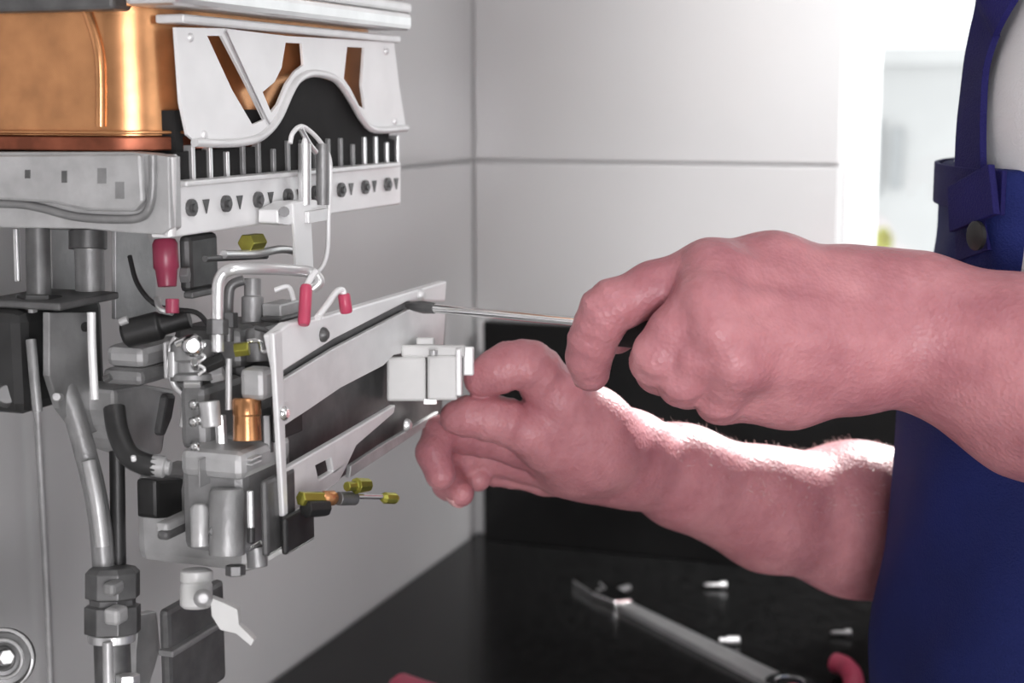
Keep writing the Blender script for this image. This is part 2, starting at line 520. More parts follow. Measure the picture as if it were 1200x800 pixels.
# vertical seam fold on the side of the exchanger
obj('seam_fold', bm_tube([onY(86, -30, YN - 0.004), onY(99, 4, YN - 0.004), onY(108, 30, YN - 0.004), onY(116, 62, YN - 0.004), onY(118, 100, YN - 0.004), onY(118, 148, YN - 0.004)], 0.0026, 10), M_COPPER, hx, True)
# combustion chamber behind the shield, its dark hollow painted as a black sheet
obj('combustion_chamber', bm_box(WX + 0.014, XF - 0.004, YN + 0.012, YFAR - 0.012, onX(200, 214, XF).z, onX(380, 128, XF).z), M_DEEPBLK, H)
obj('chamber_dark_sheet', bm_prism([onX(a, b, XF - 0.0012) for a, b in [(318, 152), (333, 120), (345, 98), (365, 88), (392, 96), (408, 115), (430, 145), (446, 158), (466, 166), (466, 190), (205, 214), (205, 178), (300, 172)]], (-0.001, 0, 0)), M_DEEPBLK, H)
# steel rails on top
rail = obj('top_rail', bm_box(XF - 0.012, XF + 0.016, onX(206, 0, XF + 0.016).y, onX(484, 30, XF + 0.016).y, onX(484, 36, XF + 0.016).z, onX(484, 16, XF + 0.016).z), M_STEEL, H, False, 0.003)
obj('rail_lip', bm_box(XF - 0.010, XF + 0.006, onX(215, 0, XF + 0.006).y, onX(470, 45, XF + 0.006).y, onX(470, 50, XF + 0.006).z, onX(470, 42, XF + 0.006).z), M_ZINC, rail, False, 0.001)
obj('rail_bead', bm_box(XF - 0.03, XF + 0.008, onX(212, 0, XF + 0.008).y, onX(470, 10, XF).y, onX(470, 14, XF + 0.008).z, onX(470, 2, XF + 0.008).z), M_ZINC, rail, False, 0.002)
obj('collar', bm_box(WX + 0.02, XF - 0.02, YN - 0.012, YN + 0.02, onY(160, 13, YN).z, onY(160, -14, YN).z), M_GREYD, rail, False, 0.002)
# heat shield with cut-outs and a wavy lower edge
outer = [(206, 32), (262, 33), (336, 42), (405, 46), (462, 50), (468, 100), (476, 150), (440, 152), (425, 140), (412, 118), (400, 100), (388, 90), (366, 86), (350, 92), (340, 108), (328, 135), (316, 152), (300, 163), (268, 168), (232, 168), (220, 158), (212, 120)]
h1 = [(243, 42), (260, 42), (286, 92), (310, 140), (296, 146), (272, 105)]
h2 = [(335, 50), (354, 51), (356, 76), (346, 84), (336, 98), (326, 122), (318, 132), (308, 108), (322, 96), (330, 80)]
h3 = [(407, 55), (427, 56), (424, 100), (428, 128), (421, 124), (411, 104), (403, 92)]
sh = plate('heat_shield', outer, XF + 0.002, 0.0018, M_WHITE, H, 0.0004, (h1, h2, h3))
wave = [(228, 167), (268, 168), (300, 163), (316, 152), (328, 135), (340, 108), (350, 93), (366, 86), (388, 90), (400, 100), (412, 118), (425, 140), (440, 152), (476, 150)]
obj('shield_rim', bm_tube([onX(a, b, XF + 0.003) for a, b in wave], 0.0022, 10, 5), M_ZINC, sh, True)
obj('shield_fold', bm_tube([onX(a, b, XF + 0.002) for a, b in [(263, 36), (288, 90), (313, 143), (320, 148)]], 0.0013, 8, 4), M_STEEL, sh, True)
for (a, b) in ((452, 60), (462, 142), (222, 44), (238, 158)):
    p = onX(a, b, XF + 0.002)
    obj('rivet', bm_lathe(p, p + Vector((0.002, 0, 0)), [(0, 0.0022), (0.6, 0.0020), (1, 0.001)], 12), M_ZINC, sh, True)
# burner: blades in a row, front bar with holes
zb0 = onX(200, 222, XF).z; zb1 = onX(200, 166, XF).z
bur = obj('burner_bar', bm_prism([onX(a, b, XF + 0.004) for a, b in [(198, 214), (470, 190), (470, 239), (198, 279)]], (-0.010, 0, 0)), M_WHITE, H, False, 0.001)
obj('burner_lip', bm_box(XF - 0.006, XF + 0.009, YN, onX(470, 200, XF + 0.009).y, onX(200, 221, XF + 0.009).z, onX(200, 214, XF + 0.009).z), M_ZINC, bur, False, 0.0008)
NB = 17
for k in range(NB):
    y = YN + 0.004 + (YFAR - YN - 0.012) * k / (NB - 1)
    obj('burner_blade', bm_box(WX + 0.04, XF + 0.001, y - 0.0014, y + 0.0014, zb0, (zb1 - 0.002 if k % 3 else zb1 - 0.006)), (M_STEEL if k < 4 or k > 12 else M_GREY), bur, False, 0.0006)
    if k == NB - 1: continue
    if k % 2 == 0:
        y2 = y + 0.006
        z2 = onX(200, 246, XF + 0.004).z
        nz = obj('nozzle', bm_lathe(Vector((XF + 0.003, y2, z2)), Vector((XF + 0.0075, y2, z2)), [(0, 0.0042), (0.7, 0.0042), (0.72, 0.002), (1, 0.002)], 12), M_GREYD, bur, True)
    else:
        y2 = y + 0.004
        z2 = onX(200, 238, XF + 0.004).z
        obj('slot', bm_prism([Vector((XF + 0.0042, y2 - 0.003, z2)), Vector((XF + 0.0042, y2 + 0.003, z2)), Vector((XF + 0.0042, y2, z2 - 0.007))], (0.0006, 0, 0)), M_GREYD, bur)
obj('burner_skirt', bm_box(WX + 0.03, XF - 0.008, YN + 0.006, YFAR - 0.01, onX(200, 268, XF).z, onX(200, 222, XF).z), M_GREYD, bur)
# side frame of the burner
sf = plateY('burner_side', [(-60, 178), (150, 178), (176, 180), (198, 184), (200, 268), (190, 275), (150, 273), (100, 268), (-60, 266)], YN - 0.012, 0.010, M_GREYL, H, 0.002)
obj('side_bead', bm_tube([onY(a, b, YN - 0.0125) for a, b in [(-40, 238), (20, 239), (50, 244), (90, 254), (140, 257), (166, 254), (176, 240), (179, 215), (179, 182)]], 0.0022, 10, 5), M_GREY, sf, True)
plateY('side_emboss', [(-60, 183), (165, 182), (168, 236), (158, 248), (100, 247), (60, 238), (-60, 231)], YN - 0.0155, 0.004, M_GREYL, sf, 0.0016)
for (a, b, w, h) in ((32, 204, 3, 5), (75, 207, 3, 7), (119, 206, 5, 9), (140, 223, 5, 10)):
    plateY('side_slot', [(a - w, b - h), (a + w, b - h), (a + w, b + h), (a - w, b + h)], YN - 0.0159, 0.001, M_GREYD if w < 5 else M_GREY, sf, 0)
obj('side_edge', bm_cyl(onY(199, 184, YN - 0.008), onY(199, 276, YN - 0.008), 0.003, 12), M_ZINC, sf, True)
# ignition electrodes, pilot tubes, wires
XI = XF + 0.018
def tubeX(name, pts, r, m, parent, X=XI, n=10, sub=6):
    return obj(name, bm_tube([onX(a, b, X) for a, b in pts], r, n, sub), m, parent, True)
ign = obj('igniter_block', bm_prism([onX(a, b, XI) for a, b in [(326, 246), (344, 236), (372, 234), (374, 252), (340, 264), (326, 262)]], (-0.012, 0, 0)), M_WHITE, H, False, 0.001)
tubeX('electrode', [(357, 168), (357, 240)], 0.0036, M_STEEL, ign)
tubeX('electrode', [(378, 168), (378, 240)], 0.0036, M_GREY, ign)
obj('electrode_cap', bm_cyl(onX(357, 176, XI), onX(357, 160, XI), 0.0026, 10, None, 0.001), M_WHITE, ign, True)
tubeX('ignition_wire', [(340, 168), (343, 156), (353, 148), (366, 156), (378, 170), (386, 186), (387, 214), (385, 250), (384, 290), (379, 310), (369, 322), (362, 330)], 0.0013, M_WHITE, ign)
tubeX('ignition_wire', [(352, 150), (362, 168), (370, 178)], 0.0016, M_STEEL, ign)
plate('pilot_bracket', [(344, 238), (364, 234), (368, 322), (348, 322)], XI + 0.001, 0.002, M_WHITE, ign)
plate('pilot_clip', [(362, 248), (384, 244), (384, 258), (362, 262)], XI + 0.004, 0.003, M_ZINC, ign)
obj('pilot_screw', bm_cyl(onX(333, 248, XI), onX(333, 248, XI + 0.003), 0.0028, 12), M_GREYD, ign, True)
obj('pilot_nut', bm_cyl(onX(288, 285, XF + 0.002), onX(304, 283, XF + 0.002), 0.005, 6), M_BRASS, H, False, 0.0005)
tubeX('pilot_line', [(262, 298), (300, 297), (330, 292), (352, 296)], 0.0022, M_STEEL, H, XF + 0.004)
tubeX('pilot_line', [(240, 303), (270, 302), (312, 300)], 0.0016, M_GREYD, H, XF + 0.002)

# pipes on the near side of the heater
pipe1 = cyl_px('return_pipe', (44, 262, 0.76), (46, 358, 0.76), 14, M_GREYD, H)
cyl_px('pipe_nut', (46, 346, 0.76), (46, 364, 0.76), 26, M_BLACK, pipe1, None, 6)
pipe2 = cyl_px('flow_pipe', (104, 265, 0.79), (106, 350, 0.79), 17, M_GREY, H)
cyl_px('pipe_ferrule', (103, 270, 0.79), (103, 292, 0.79), 22, M_GREYD, pipe2, None, 12)
cyl_px('capillary_tube', (19, 268, 0.80), (21, 330, 0.80), 4, M_STEEL, H)
plate('side_sheet', [(60, 268), (88, 268), (90, 342), (62, 348)], -0.50, 0.002, M_GREYL, H)
plate('cover_sheet', [(136, 270), (172, 268), (182, 300), (184, 372), (136, 374)], -0.47, 0.003, M_GREYL, H)
box_px('flange_plate', -30, 116, 353, 362, 0.745, 0.05, M_GREYD, H, 0.001)
gv = box_px('gas_valve', -60, 88, 362, 486, 0.75, 0.07, M_BLACK, H, 0.006)
cyl_px('adjuster', (8, 462, 0.748), (8, 462, 0.765), 16, M_GREYD, gv, [(0, 11), (0.2, 16), (1, 16)])
tube_px('lever', [(36, 398, 0.744), (40, 440, 0.742), (44, 482, 0.742)], 6, M_GREY, gv)
box_px('valve_screw', 14, 24, 380, 384, 0.749, 0.004, M_DEEPBLK, gv, 0.0005)
box_px('valve_screw', 32, 42, 362, 367, 0.746, 0.004, M_GREYL, gv, 0.0005)
br = plate('support_bracket', [(58, 366), (112, 366), (112, 440), (116, 505), (96, 512), (70, 478), (58, 440)], -0.455, 0.004, M_GREY, H)
tube_px('bracket_edge', [(107, 366, 0.735), (108, 410, 0.735), (111, 468, 0.735)], 5, M_ZINC, br)
cyl_px('bracket_hole', (100, 382, 0.74), (100, 384, 0.746), 5, M_DEEPBLK, br)
cyl_px('bracket_pin', (66, 465, 0.735), (70, 465, 0.745), 5, M_GREYL, br)
tp = tube_px('drain_pipe', [(62, 430, 0.76), (82, 470, 0.76), (96, 515, 0.76), (110, 570, 0.76), (118, 620, 0.76), (122, 672, 0.76)], 13, M_GREY, H)
tube_px('pipe_highlight', [(104, 540, 0.752), (114, 590, 0.75), (120, 640, 0.75)], 8, M_GREYL, tp)  # lighter strip along the drain pipe, a highlight put in as colour
cyl_px('overflow_hose', (137, 528, 0.765), (139, 668, 0.765), 9, M_BLACK, H)
tubeX('sensor_line', [(44, 478), (47, 540), (51, 610), (55, 692), (60, 820)], 0.0022, M_GREYL, H, WX + 0.020)
un = cyl_px('pipe_union', (132, 664, 0.755), (132, 742, 0.755), 30, M_GREYD, H, [(0, 26), (0.08, 32), (0.45, 32), (0.47, 27), (0.56, 27), (0.58, 33), (0.98, 33), (1, 27)], 8)
box_px('union_flat', 118, 142, 684, 700, 0.735, 0.01, M_GREY, un, 0.002)
box_px('union_flat', 119, 147, 714, 734, 0.735, 0.01, M_GREYL, un, 0.002)
cyl_px('union_ring', (131, 742, 0.755), (131, 752, 0.755), 27, M_STEEL, un)
cyl_px('tail_pipe', (131, 752, 0.755), (135, 860, 0.755), 21, M_GREYD, un)
cyl_px('tail_pipe', (126, 752, 0.738), (128, 860, 0.738), 6, M_GREYL, un)
tq = P(135, 858, 0.755)
obj('tail_bend', bm_tube([tq + Vector((0, 0, 0.01)), tq - Vector((0, 0, 0.05)), tq + Vector((-0.02, 0.0, -0.085)), tq + Vector((-0.06, 0, -0.10)), Vector((WX + 0.004, tq.y, tq.z - 0.10))], 0.0085, 14, 6), M_GREYD, un, True)
cyl_px('tail_nut', (150, 790, 0.745), (150, 850, 0.745), 14, M_STEEL, un, None, 6)
plate('rear_clip', [(164, 720), (184, 716), (188, 760), (176, 800), (164, 850), (158, 850), (160, 760)], -0.47, 0.006, M_GREYL, H)
rb = box_px('rear_box', 186, 224, 712, 842, 0.83, 0.06, M_GREYD, H, 0.003)
box_px('box_lid', 184, 240, 762, 770, 0.825, 0.06, M_GREY, rb, 0.001)
ru = cyl_px('round_union', (4, 772, 0.735), (4, 772, 0.775), 34, M_GREYD, H, [(0, 20), (0.02, 30), (0.2, 36), (1, 36)], 28)
for rr, mm, dd in ((34, M_STEEL, 0.741), (22, M_GREYL, 0.733), (12, M_GREYD, 0.731)):
    cpt = P(4, 772, dd); t = bmesh.new()
    pts = [cpt + R_ * rad(rr, dd) * math.cos(2 * math.pi * i / 28) + U_ * rad(rr, dd) * math.sin(2 * math.pi * i / 28) for i in range(29)]
    obj('union_ring', bm_tube(pts, rad(2.4, dd), 8, 1), mm, ru, True)
tp_ = P(4, 772, 0.775)
obj('union_tail', bm_cyl(tp_ - F_ * 0.01, Vector((WX + 0.01, tp_.y + 0.02, tp_.z)), 0.009, 16), M_GREYD, ru, True)
cyl_px('union_stem', (8, 770, 0.72), (6, 771, 0.735), 9, M_STEEL, ru, None, 6)

# hose, thermostat, red connectors
th = cyl_px('thermostat', (144, 392, 0.76), (222, 372, 0.76), 16, M_BLACK, H, [(0, 12), (0.05, 17), (0.55, 17), (0.6, 13), (1, 12)])
cyl_px('thermostat_pin', (140, 378, 0.755), (150, 374, 0.755), 5, M_GREYL, th)
cyl_px('red_connector', (193, 280, 0.78), (196, 336, 0.78), 15, M_RED, H, [(0, 12), (0.1, 15), (0.6, 15), (0.65, 13), (1, 11)], 16)
rc = cyl_px('red_connector', (202, 350, 0.75), (202, 367, 0.75), 8, M_RED, H, None, 12)
tube_px('connector_wire', [(184, 350, 0.76), (188, 362, 0.755), (202, 366, 0.752)], 4, M_STEEL, rc)
dk = box_px('control_block', 208, 246, 276, 344, 0.80, 0.03, M_GREYD, H, 0.003)
box_px('block_tab', 214, 242, 342, 350, 0.79, 0.02, M_GREY, dk, 0.001)
cyl_px('block_nut', (212, 322, 0.785), (222, 322, 0.785), 10, M_GREY, dk, None, 6)

# gas pipe with elbows
DP = 0.725
ep = tube_px('elbow_pipe', [(255, 412, DP), (255, 380, DP), (255, 345, DP), (257, 328, DP), (264, 319, DP), (278, 315, DP), (310, 315, DP + 0.01), (350, 317, DP + 0.03), (366, 320, DP + 0.035), (374, 330, DP + 0.035), (366, 338, DP + 0.035)], 7, M_STEEL, H, 14)
cyl_px('pipe_nut', (255, 374, DP), (255, 392, DP), 13, M_GREYD, ep, None, 6)
cyl_px('pipe_nut', (268, 366, DP + 0.005), (268, 384, DP + 0.005), 11, M_BLACK, ep, None, 6)
tube_px('inner_pipe', [(268, 400, DP + 0.02), (268, 350, DP + 0.02), (272, 334, DP + 0.02), (286, 328, DP + 0.02)], 6, M_GREYD, H)
cyl_px('solenoid', (296, 326, 0.77), (296, 378, 0.77), 10, M_GREY, H, [(0, 10), (0.4, 10), (0.42, 13), (1, 13)])
fr_ = box_px('frame_arm', 306, 346, 356, 372, 0.765, 0.02, M_GREYL, H, 0.001)
box_px('frame_foot', 304, 350, 372, 378, 0.76, 0.025, M_GREYD, fr_, 0.001)
tube_px('frame_wire', [(322, 340, 0.765), (338, 336, 0.765), (344, 352, 0.765)], 3, M_WHITE, fr_)
# two crimped wires with red sleeves
for (pts, s0, s1) in (([(370, 318, 0.750), (364, 326, 0.746), (359, 336, 0.742)], (359, 334, 0.742), (356, 381, 0.735)),
                      ([(372, 372, 0.735), (384, 356, 0.745), (394, 342, 0.755), (401, 340, 0.76), (403, 347, 0.76)], (403, 344, 0.76), (406, 367, 0.762))):
    w = tube_px('sensor_wire', pts, 4, M_WHITE, H)
    cyl_px('wire_sleeve', s0, s1, 7, M_REDB, w, [(0, 6), (0.1, 7.5), (0.9, 7.5), (1, 6)], 14)

# valve cluster in the middle
vb = cyl_px('valve_body', (225, 398, 0.745), (226, 446, 0.745), 24, M_GREY, H, [(0, 20), (0.1, 25), (0.5, 25), (0.55, 20), (0.8, 20), (0.85, 26), (1, 26)])
cyl_px('valve_knob', (226, 405, 0.715), (226, 405, 0.74), 14, M_CHROME, vb, [(0, 8), (0.1, 13), (0.9, 14), (1, 10)])
cyl_px('valve_pin', (206, 404, 0.725), (224, 396, 0.725), 5, M_CHROME, vb)
cyl_px('valve_pin', (228, 424, 0.71), (229, 430, 0.72), 5, M_CHROME, vb)
tube_px('valve_spring', [(P_[0], P_[1], 0.725) for P_ in [(236 + 4 * math.sin(i * 1.3), 400 + i * 3) for i in range(14)]], 2, M_STEEL, vb, 8, 3)
cyl_px('valve_gland', (240, 430, 0.735), (262, 420, 0.735), 9, M_BLACK, vb, None, 6)
cyl_px('valve_ring', (203, 412, 0.74), (203, 442, 0.74), 6, M_GREYL, vb)
cas = box_px('upper_casting', 120, 202, 405, 432, 0.765, 0.04, M_GREYL, H, 0.004)
box_px('casting_step', 116, 196, 433, 452, 0.76, 0.035, M_GREY, cas, 0.003)
box_px('casting_lug', 190, 206, 400, 445, 0.75, 0.03, M_GREYL, cas, 0.003)
cyl_px('casting_bolt', (122, 445, 0.745), (130, 441, 0.745), 5, M_GREYD, cas, None, 6)
cyl_px('brass_nut', (275, 410, 0.735), (292, 408, 0.735), 9, M_BRASS, H, None, 6)
tb = tube_px('bleed_tube', [(290, 400, 0.74), (304, 400, 0.74), (308, 412, 0.74), (322, 408, 0.74)], 3, M_CHROME, H)
tube_px('thin_rod', [(268, 420, 0.735), (268, 480, 0.735)], 4, M_GREYL, H)
hb = box_px('housing_block', 279, 320, 432, 470, 0.728, 0.012, M_GREYL, H, 0.003)
cp = cyl_px('copper_nut', (289, 466, 0.735), (290, 516, 0.735), 17, M_COPPER, H, [(0, 15), (0.05, 17), (0.4, 17), (0.42, 16), (1, 17)], 12)
box_px('dark_post', 317, 329, 425, 520, 0.745, 0.03, M_BLACK, H, 0.002)  # dark post beside the copper nut
# dark castings filling the space behind the cluster
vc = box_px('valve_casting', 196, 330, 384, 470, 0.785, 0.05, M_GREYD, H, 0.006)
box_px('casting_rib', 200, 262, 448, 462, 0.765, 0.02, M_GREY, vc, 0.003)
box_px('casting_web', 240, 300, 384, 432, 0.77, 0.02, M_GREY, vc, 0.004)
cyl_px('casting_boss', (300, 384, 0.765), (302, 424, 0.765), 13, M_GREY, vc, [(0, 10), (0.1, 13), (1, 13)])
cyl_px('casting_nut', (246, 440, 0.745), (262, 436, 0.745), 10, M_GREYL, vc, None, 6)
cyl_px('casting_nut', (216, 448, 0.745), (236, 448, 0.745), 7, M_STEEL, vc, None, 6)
vl = box_px('lower_casting', 204, 330, 470, 532, 0.775, 0.05, M_GREY, H, 0.006)
box_px('casting_ledge', 250, 326, 512, 530, 0.752, 0.03, M_GREYL, vl, 0.003)
cyl_px('casting_stud', (258, 486, 0.745), (260, 520, 0.745), 7, M_STEEL, vl, None, 6)
cyl_px('casting_stud', (312, 486, 0.75), (313, 530, 0.75), 8, M_GREYD, vl, None, 6)
wb2 = box_px('rear_casting', 150, 330, 560, 668, 0.785, 0.04, M_GREYL, H, 0.006)
cyl_px('casting_drain', (300, 640, 0.75), (302, 664, 0.75), 12, M_GREY, wb2)
tube_px('bypass_tube', [(206, 395, 0.752), (196, 420, 0.752), (204, 450, 0.752), (216, 466, 0.752), (214, 500, 0.752)], 4, M_STEEL, H)
tube_px('bypass_tube', [(300, 384, 0.745), (318, 392, 0.74), (322, 420, 0.74), (318, 452, 0.74)], 3, M_GREYD, H)
tube_px('ground_wire', [(152, 300, 0.77), (160, 330, 0.765), (176, 352, 0.76), (196, 362, 0.758), (230, 366, 0.755), (246, 384, 0.75)], 3, M_BLACK, H)
# diaphragm housing
hp = [(134, 456), (170, 450), (206, 456), (203, 480), (196, 500), (192, 530), (180, 535), (164, 529), (148, 516), (139, 500), (135, 482)]
dh = plate('diaphragm_housing', hp, -0.44, 0.03, M_GREYL, H, 0.004)
plate('housing_rib', [(196, 462), (208, 462), (203, 490), (194, 512), (188, 508)], -0.436, 0.02, M_GREYD, dh, 0.002)
for q in ((226, 474), (232, 492), (226, 494), (228, 523)):
    cyl_px('housing_screw', (q[0], q[1], 0.722), (q[0] + 3, q[1] + 1, 0.735), 6, M_CHROME, dh, [(0, 3), (0.15, 6), (0.6, 6), (0.62, 3), (1, 3)], 10)
box_px('housing_mid', 208, 275, 452, 530, 0.745, 0.04, M_GREY, dh, 0.004)
cyl_px('housing_boss', (245, 470, 0.725), (248, 500, 0.725), 12, M_GREYL, dh)
hs = tube_px('rubber_hose', [(134, 478, 0.74), (138, 505, 0.735), (150, 532, 0.73), (168, 543, 0.728), (184, 546, 0.728)], 13, M_BLACK, H)
cyl_px('hose_fitting', (178, 545, 0.728), (200, 548, 0.728), 13, M_GREYL, hs, [(0, 13), (0.7, 13), (0.75, 9), (1, 9)])
cyl_px('hose_clip', (156, 534, 0.715), (157, 540, 0.716), 3, M_WHITE, hs)
# water section casting
wcas = box_px('water_section', 208, 330, 532, 652, 0.735, 0.05, M_GREY, H, 0.005)
box_px('section_top', 206, 328, 528, 562, 0.728, 0.05, M_GREYL, wcas, 0.004)
box_px('section_rib', 232, 238, 538, 572, 0.724, 0.01, M_GREY, wcas, 0.002)
box_px('section_slot', 280, 304, 537, 540, 0.726, 0.01, M_STEEL, wcas, 0.0006)
box_px('section_slot', 280, 304, 543, 545, 0.726, 0.01, M_STEEL, wcas, 0.0006)
cyl_px('section_boss', (266, 572, 0.728), (266, 650, 0.728), 20, M_GREY, wcas, [(0, 18), (0.08, 21), (1, 21)])
cyl_px('adjusting_rod', (293, 575, 0.718), (294, 622, 0.718), 4, M_STEEL, wcas)
cyl_px('rod_tip', (294, 618, 0.717), (294, 636, 0.717), 5, M_BLACK, wcas)
box_px('section_wall', 304, 330, 562, 655, 0.722, 0.03, M_GREYD, wcas, 0.004)
cyl_px('section_bolt', (276, 662, 0.735), (276, 674, 0.735), 12, M_GREYD, wcas, None, 6)
cl = plate('spring_clip', [(183, 562), (214, 560), (240, 568), (240, 588), (222, 590), (212, 606), (184, 608)], -0.415, 0.012, M_BLACK, H, 0.002)
box_px('clip_block', 180, 222, 612, 634, 0.735, 0.03, M_GREYL, cl, 0.002)
box_px('clip_base', 182, 222, 622, 634, 0.733, 0.03, M_GREYD, cl, 0.002)
cyl_px('casting_plug', (234, 590, 0.728), (235, 640, 0.728), 11, M_GREYL, H, [(0, 7), (0.1, 11), (1, 11)])
cyl_px('plug_screw', (250, 622, 0.722), (252, 622, 0.735), 6, M_GREYD, H, None, 6)
box_px('black_foot', 328, 351, 606, 652, 0.728, 0.03, M_BLACK, H, 0.004)

# mounting bracket being screwed on
up = plate('bracket_face', [(330, 446), (392, 408), (478, 363), (523, 360), (520, 404), (462, 416), (450, 428), (400, 454), (362, 480), (334, 498)], XP, 0.003, M_ZINC, H, 0.0006)
plate('upper_flange', [(321, 393), (340, 378), (362, 376), (524, 329), (522, 353), (478, 353), (392, 397), (330, 436)], XP + 0.004, 0.006, M_WHITE, up, 0.001)
plate('bracket_groove', [(330, 430), (480, 346), (482, 368), (330, 450)], XP - 0.004, 0.002, M_GREYD, up, 0)
plate('recess_plate', [(331, 430), (478, 356), (523, 358), (518, 484), (440, 530), (400, 560), (334, 602)], XP - 0.016, 0.002, M_GREYD, up, 0.0004)
lf = plate('lower_flange', [(334, 550), (400, 512), (464, 474), (462, 484), (418, 522), (406, 548), (398, 564), (366, 586), (336, 606)], XP + 0.001, 0.004, M_ZINC, up, 0.0008, ([(370, 545), (388, 536), (391, 552), (374, 562)],))
plate('lower_lip', [(412, 545), (450, 520), (514, 482), (512, 492), (452, 532), (410, 560)], XP - 0.004, 0.003, M_GREYL, up, 0.0006)
plate('near_edge', [(321, 390), (331, 386), (338, 602), (333, 606)], XP + 0.0045, 0.003, M_ZINC, up, 0.0008)
for (a, b, m_) in ((378, 392, M_GREYD), (492, 346, M_ZINC), (476, 498, M_STEEL), (331, 484, M_CHROME)):
    p = onX(a, b, XP + 0.004)
    s = obj('bracket_screw', bm_lathe(p, p + Vector((0.003, 0, 0)), [(0, 0.0038), (0.5, 0.0036), (1, 0.002)], 14), m_, up, True)
# nozzle pieces below the bracket
gn = cyl_px('gas_nozzle', (352, 584, 0.735), (378, 584, 0.745), 9, M_BRASS, H, None, 6)
cyl_px('copper_washer', (376, 584, 0.744), (394, 583, 0.75), 8, M_COPPER, gn, [(0, 7), (0.2, 9), (0.8, 9), (1, 6)])
cyl_px('nozzle_collar', (396, 584, 0.75), (416, 584, 0.76), 8, M_GREYD, gn)
cyl_px('nozzle_pin', (410, 581, 0.757), (450, 582, 0.77), 3, M_CHROME, gn)
cyl_px('nozzle_tip', (447, 583, 0.769), (466, 584, 0.777), 6, M_BRASS, gn, [(0, 4), (0.2, 7), (0.8, 7), (1, 4)], 8)
cyl_px('lock_nut', (358, 596, 0.735), (382, 594, 0.745), 11, M_BLACK, gn, None, 8)
cyl_px('side_jet', (406, 570, 0.75), (432, 568, 0.762), 9, M_BRASS, H, [(0, 6), (0.4, 6), (0.42, 10), (1, 8)], 8)
# white drain tap
tap = cyl_px('drain_tap', (230, 666, 0.745), (230, 712, 0.745), 19, M_PLASTIC, H, [(0, 14), (0.06, 19), (0.3, 19), (0.34, 17), (0.42, 19), (0.92, 19), (1, 15)], 20)
cyl_px('tap_hub', (238, 701, 0.715), (238, 701, 0.745), 11, M_GREYL, tap, [(0, 6), (0.1, 11), (0.5, 11), (0.52, 7), (1, 7)])
obj('tap_lever', bm_prism([P(*q, 0.722) for q in [(246, 700), (262, 706), (278, 714), (280, 732), (298, 750), (294, 757), (276, 742), (258, 738), (248, 722)]], F_ * 0.008), M_PLASTIC, tap, False, 0.0015)

# switch block held at the far end of the bracket
swr = empty('switch_block', P(500, 470, 0.87))
def swbox(name, x0, x1, y0, y1, d, dep, m, parent, bev=0.0015):
    c = P((x0 + x1) / 2, (y0 + y1) / 2, d)
    return obj(name, bm_obox(c + F_ * dep / 2, R_ * rad((x1 - x0) / 2, d), F_ * (dep / 2), U_ * rad((y1 - y0) / 2, d)), m, parent, False, bev)
b1 = swbox('body', 453, 499, 418, 470, 0.862, 0.024, M_PLASTIC, swr)
b2 = swbox('body', 500.5, 536, 416, 469, 0.861, 0.025, M_PLASTIC, swr)
swbox('cover', 470, 545, 404, 419, 0.863, 0.024, M_PLASTIC, swr)
swbox('tab', 534, 541, 408, 464, 0.860, 0.018, M_WHITE, swr, 0.001)
swbox('tab', 543, 555, 406, 440, 0.866, 0.016, M_WHITE, swr, 0.001)
swbox('lug', 488, 508, 395, 405, 0.866, 0.018, M_PLASTIC, swr, 0.001)
cyl_px('push_button', (508, 417, 0.858), (508, 410, 0.858), 5, M_GREYL, swr)
swbox('terminal', 496, 512, 467, 474, 0.862, 0.01, M_STEEL, swr, 0.0005)
tag(swr, 'small white plastic switch block pinched between thumb and finger', 'switch')

# screwdriver
S0 = P(476, 358, 0.865); S1 = P(690, 378, 0.80)
sd = empty('screwdriver', S0)
ddir = (S1 - S0).normalized()
obj('blade', bm_tube([S0 + ddir * 0.016, S1 + ddir * 0.01], 0.0026, 12, 1), M_CHROME, sd, True)
obj('bit', bm_lathe(S0, S0 + ddir * 0.02, [(0, 0.0012), (0.25, 0.0028), (0.6, 0.0036), (1, 0.0030)], 8), M_GREYD, sd, True)
obj('handle', bm_lathe(S1, S1 + ddir * 0.085, [(0, 0.005), (0.05, 0.009), (0.15, 0.011), (0.5, 0.0115), (0.85, 0.012), (0.97, 0.010), (1, 0.005)], 12), M_BLACK, sd, True)
tag(sd, 'long steel screwdriver with a black handle driven into the bracket', 'screwdriver')

# tools on the worktop
def Wt(px, py, h=0.0):
    p = onZ(px, py, CZ + h); return p
sp = empty('spanner', Wt(790, 745))
t0 = Wt(738, 716); t1 = Wt(905, 800); ax = (t1 - t0).normalized(); sx = Vector((-ax.y, ax.x, 0))
L = (t1 - t0).length
def tool_pt(u, w): return t0 + ax * u + sx * w
shank = [tool_pt(-0.01, 0.008), tool_pt(L + 0.01, 0.012), tool_pt(L + 0.01, -0.012), tool_pt(-0.01, -0.008)]
obj('shank', bm_prism(shank, (0, 0, 0.006)), M_STEEL, sp, False, 0.002)
hl = (Wt(660, 690) - t0).length
jaw = [tool_pt(-0.008, 0.008), tool_pt(-0.03, 0.016), tool_pt(-hl * 0.62, 0.018), tool_pt(-hl * 0.80, 0.012), tool_pt(-hl * 0.55, 0.006), tool_pt(-hl * 0.52, -0.004), tool_pt(-hl, -0.004), tool_pt(-hl * 0.98, -0.009), tool_pt(-hl * 0.5, -0.013), tool_pt(-0.012, -0.009)]
obj('jaw', bm_prism(jaw, (0, 0, 0.008)), M_CHROME, sp, False, 0.0015)
e = tool_pt(L + 0.022, 0)
rg = [e + ax * 0.02 * math.cos(2 * math.pi * i / 24) + sx * 0.02 * math.sin(2 * math.pi * i / 24) for i in range(24)]
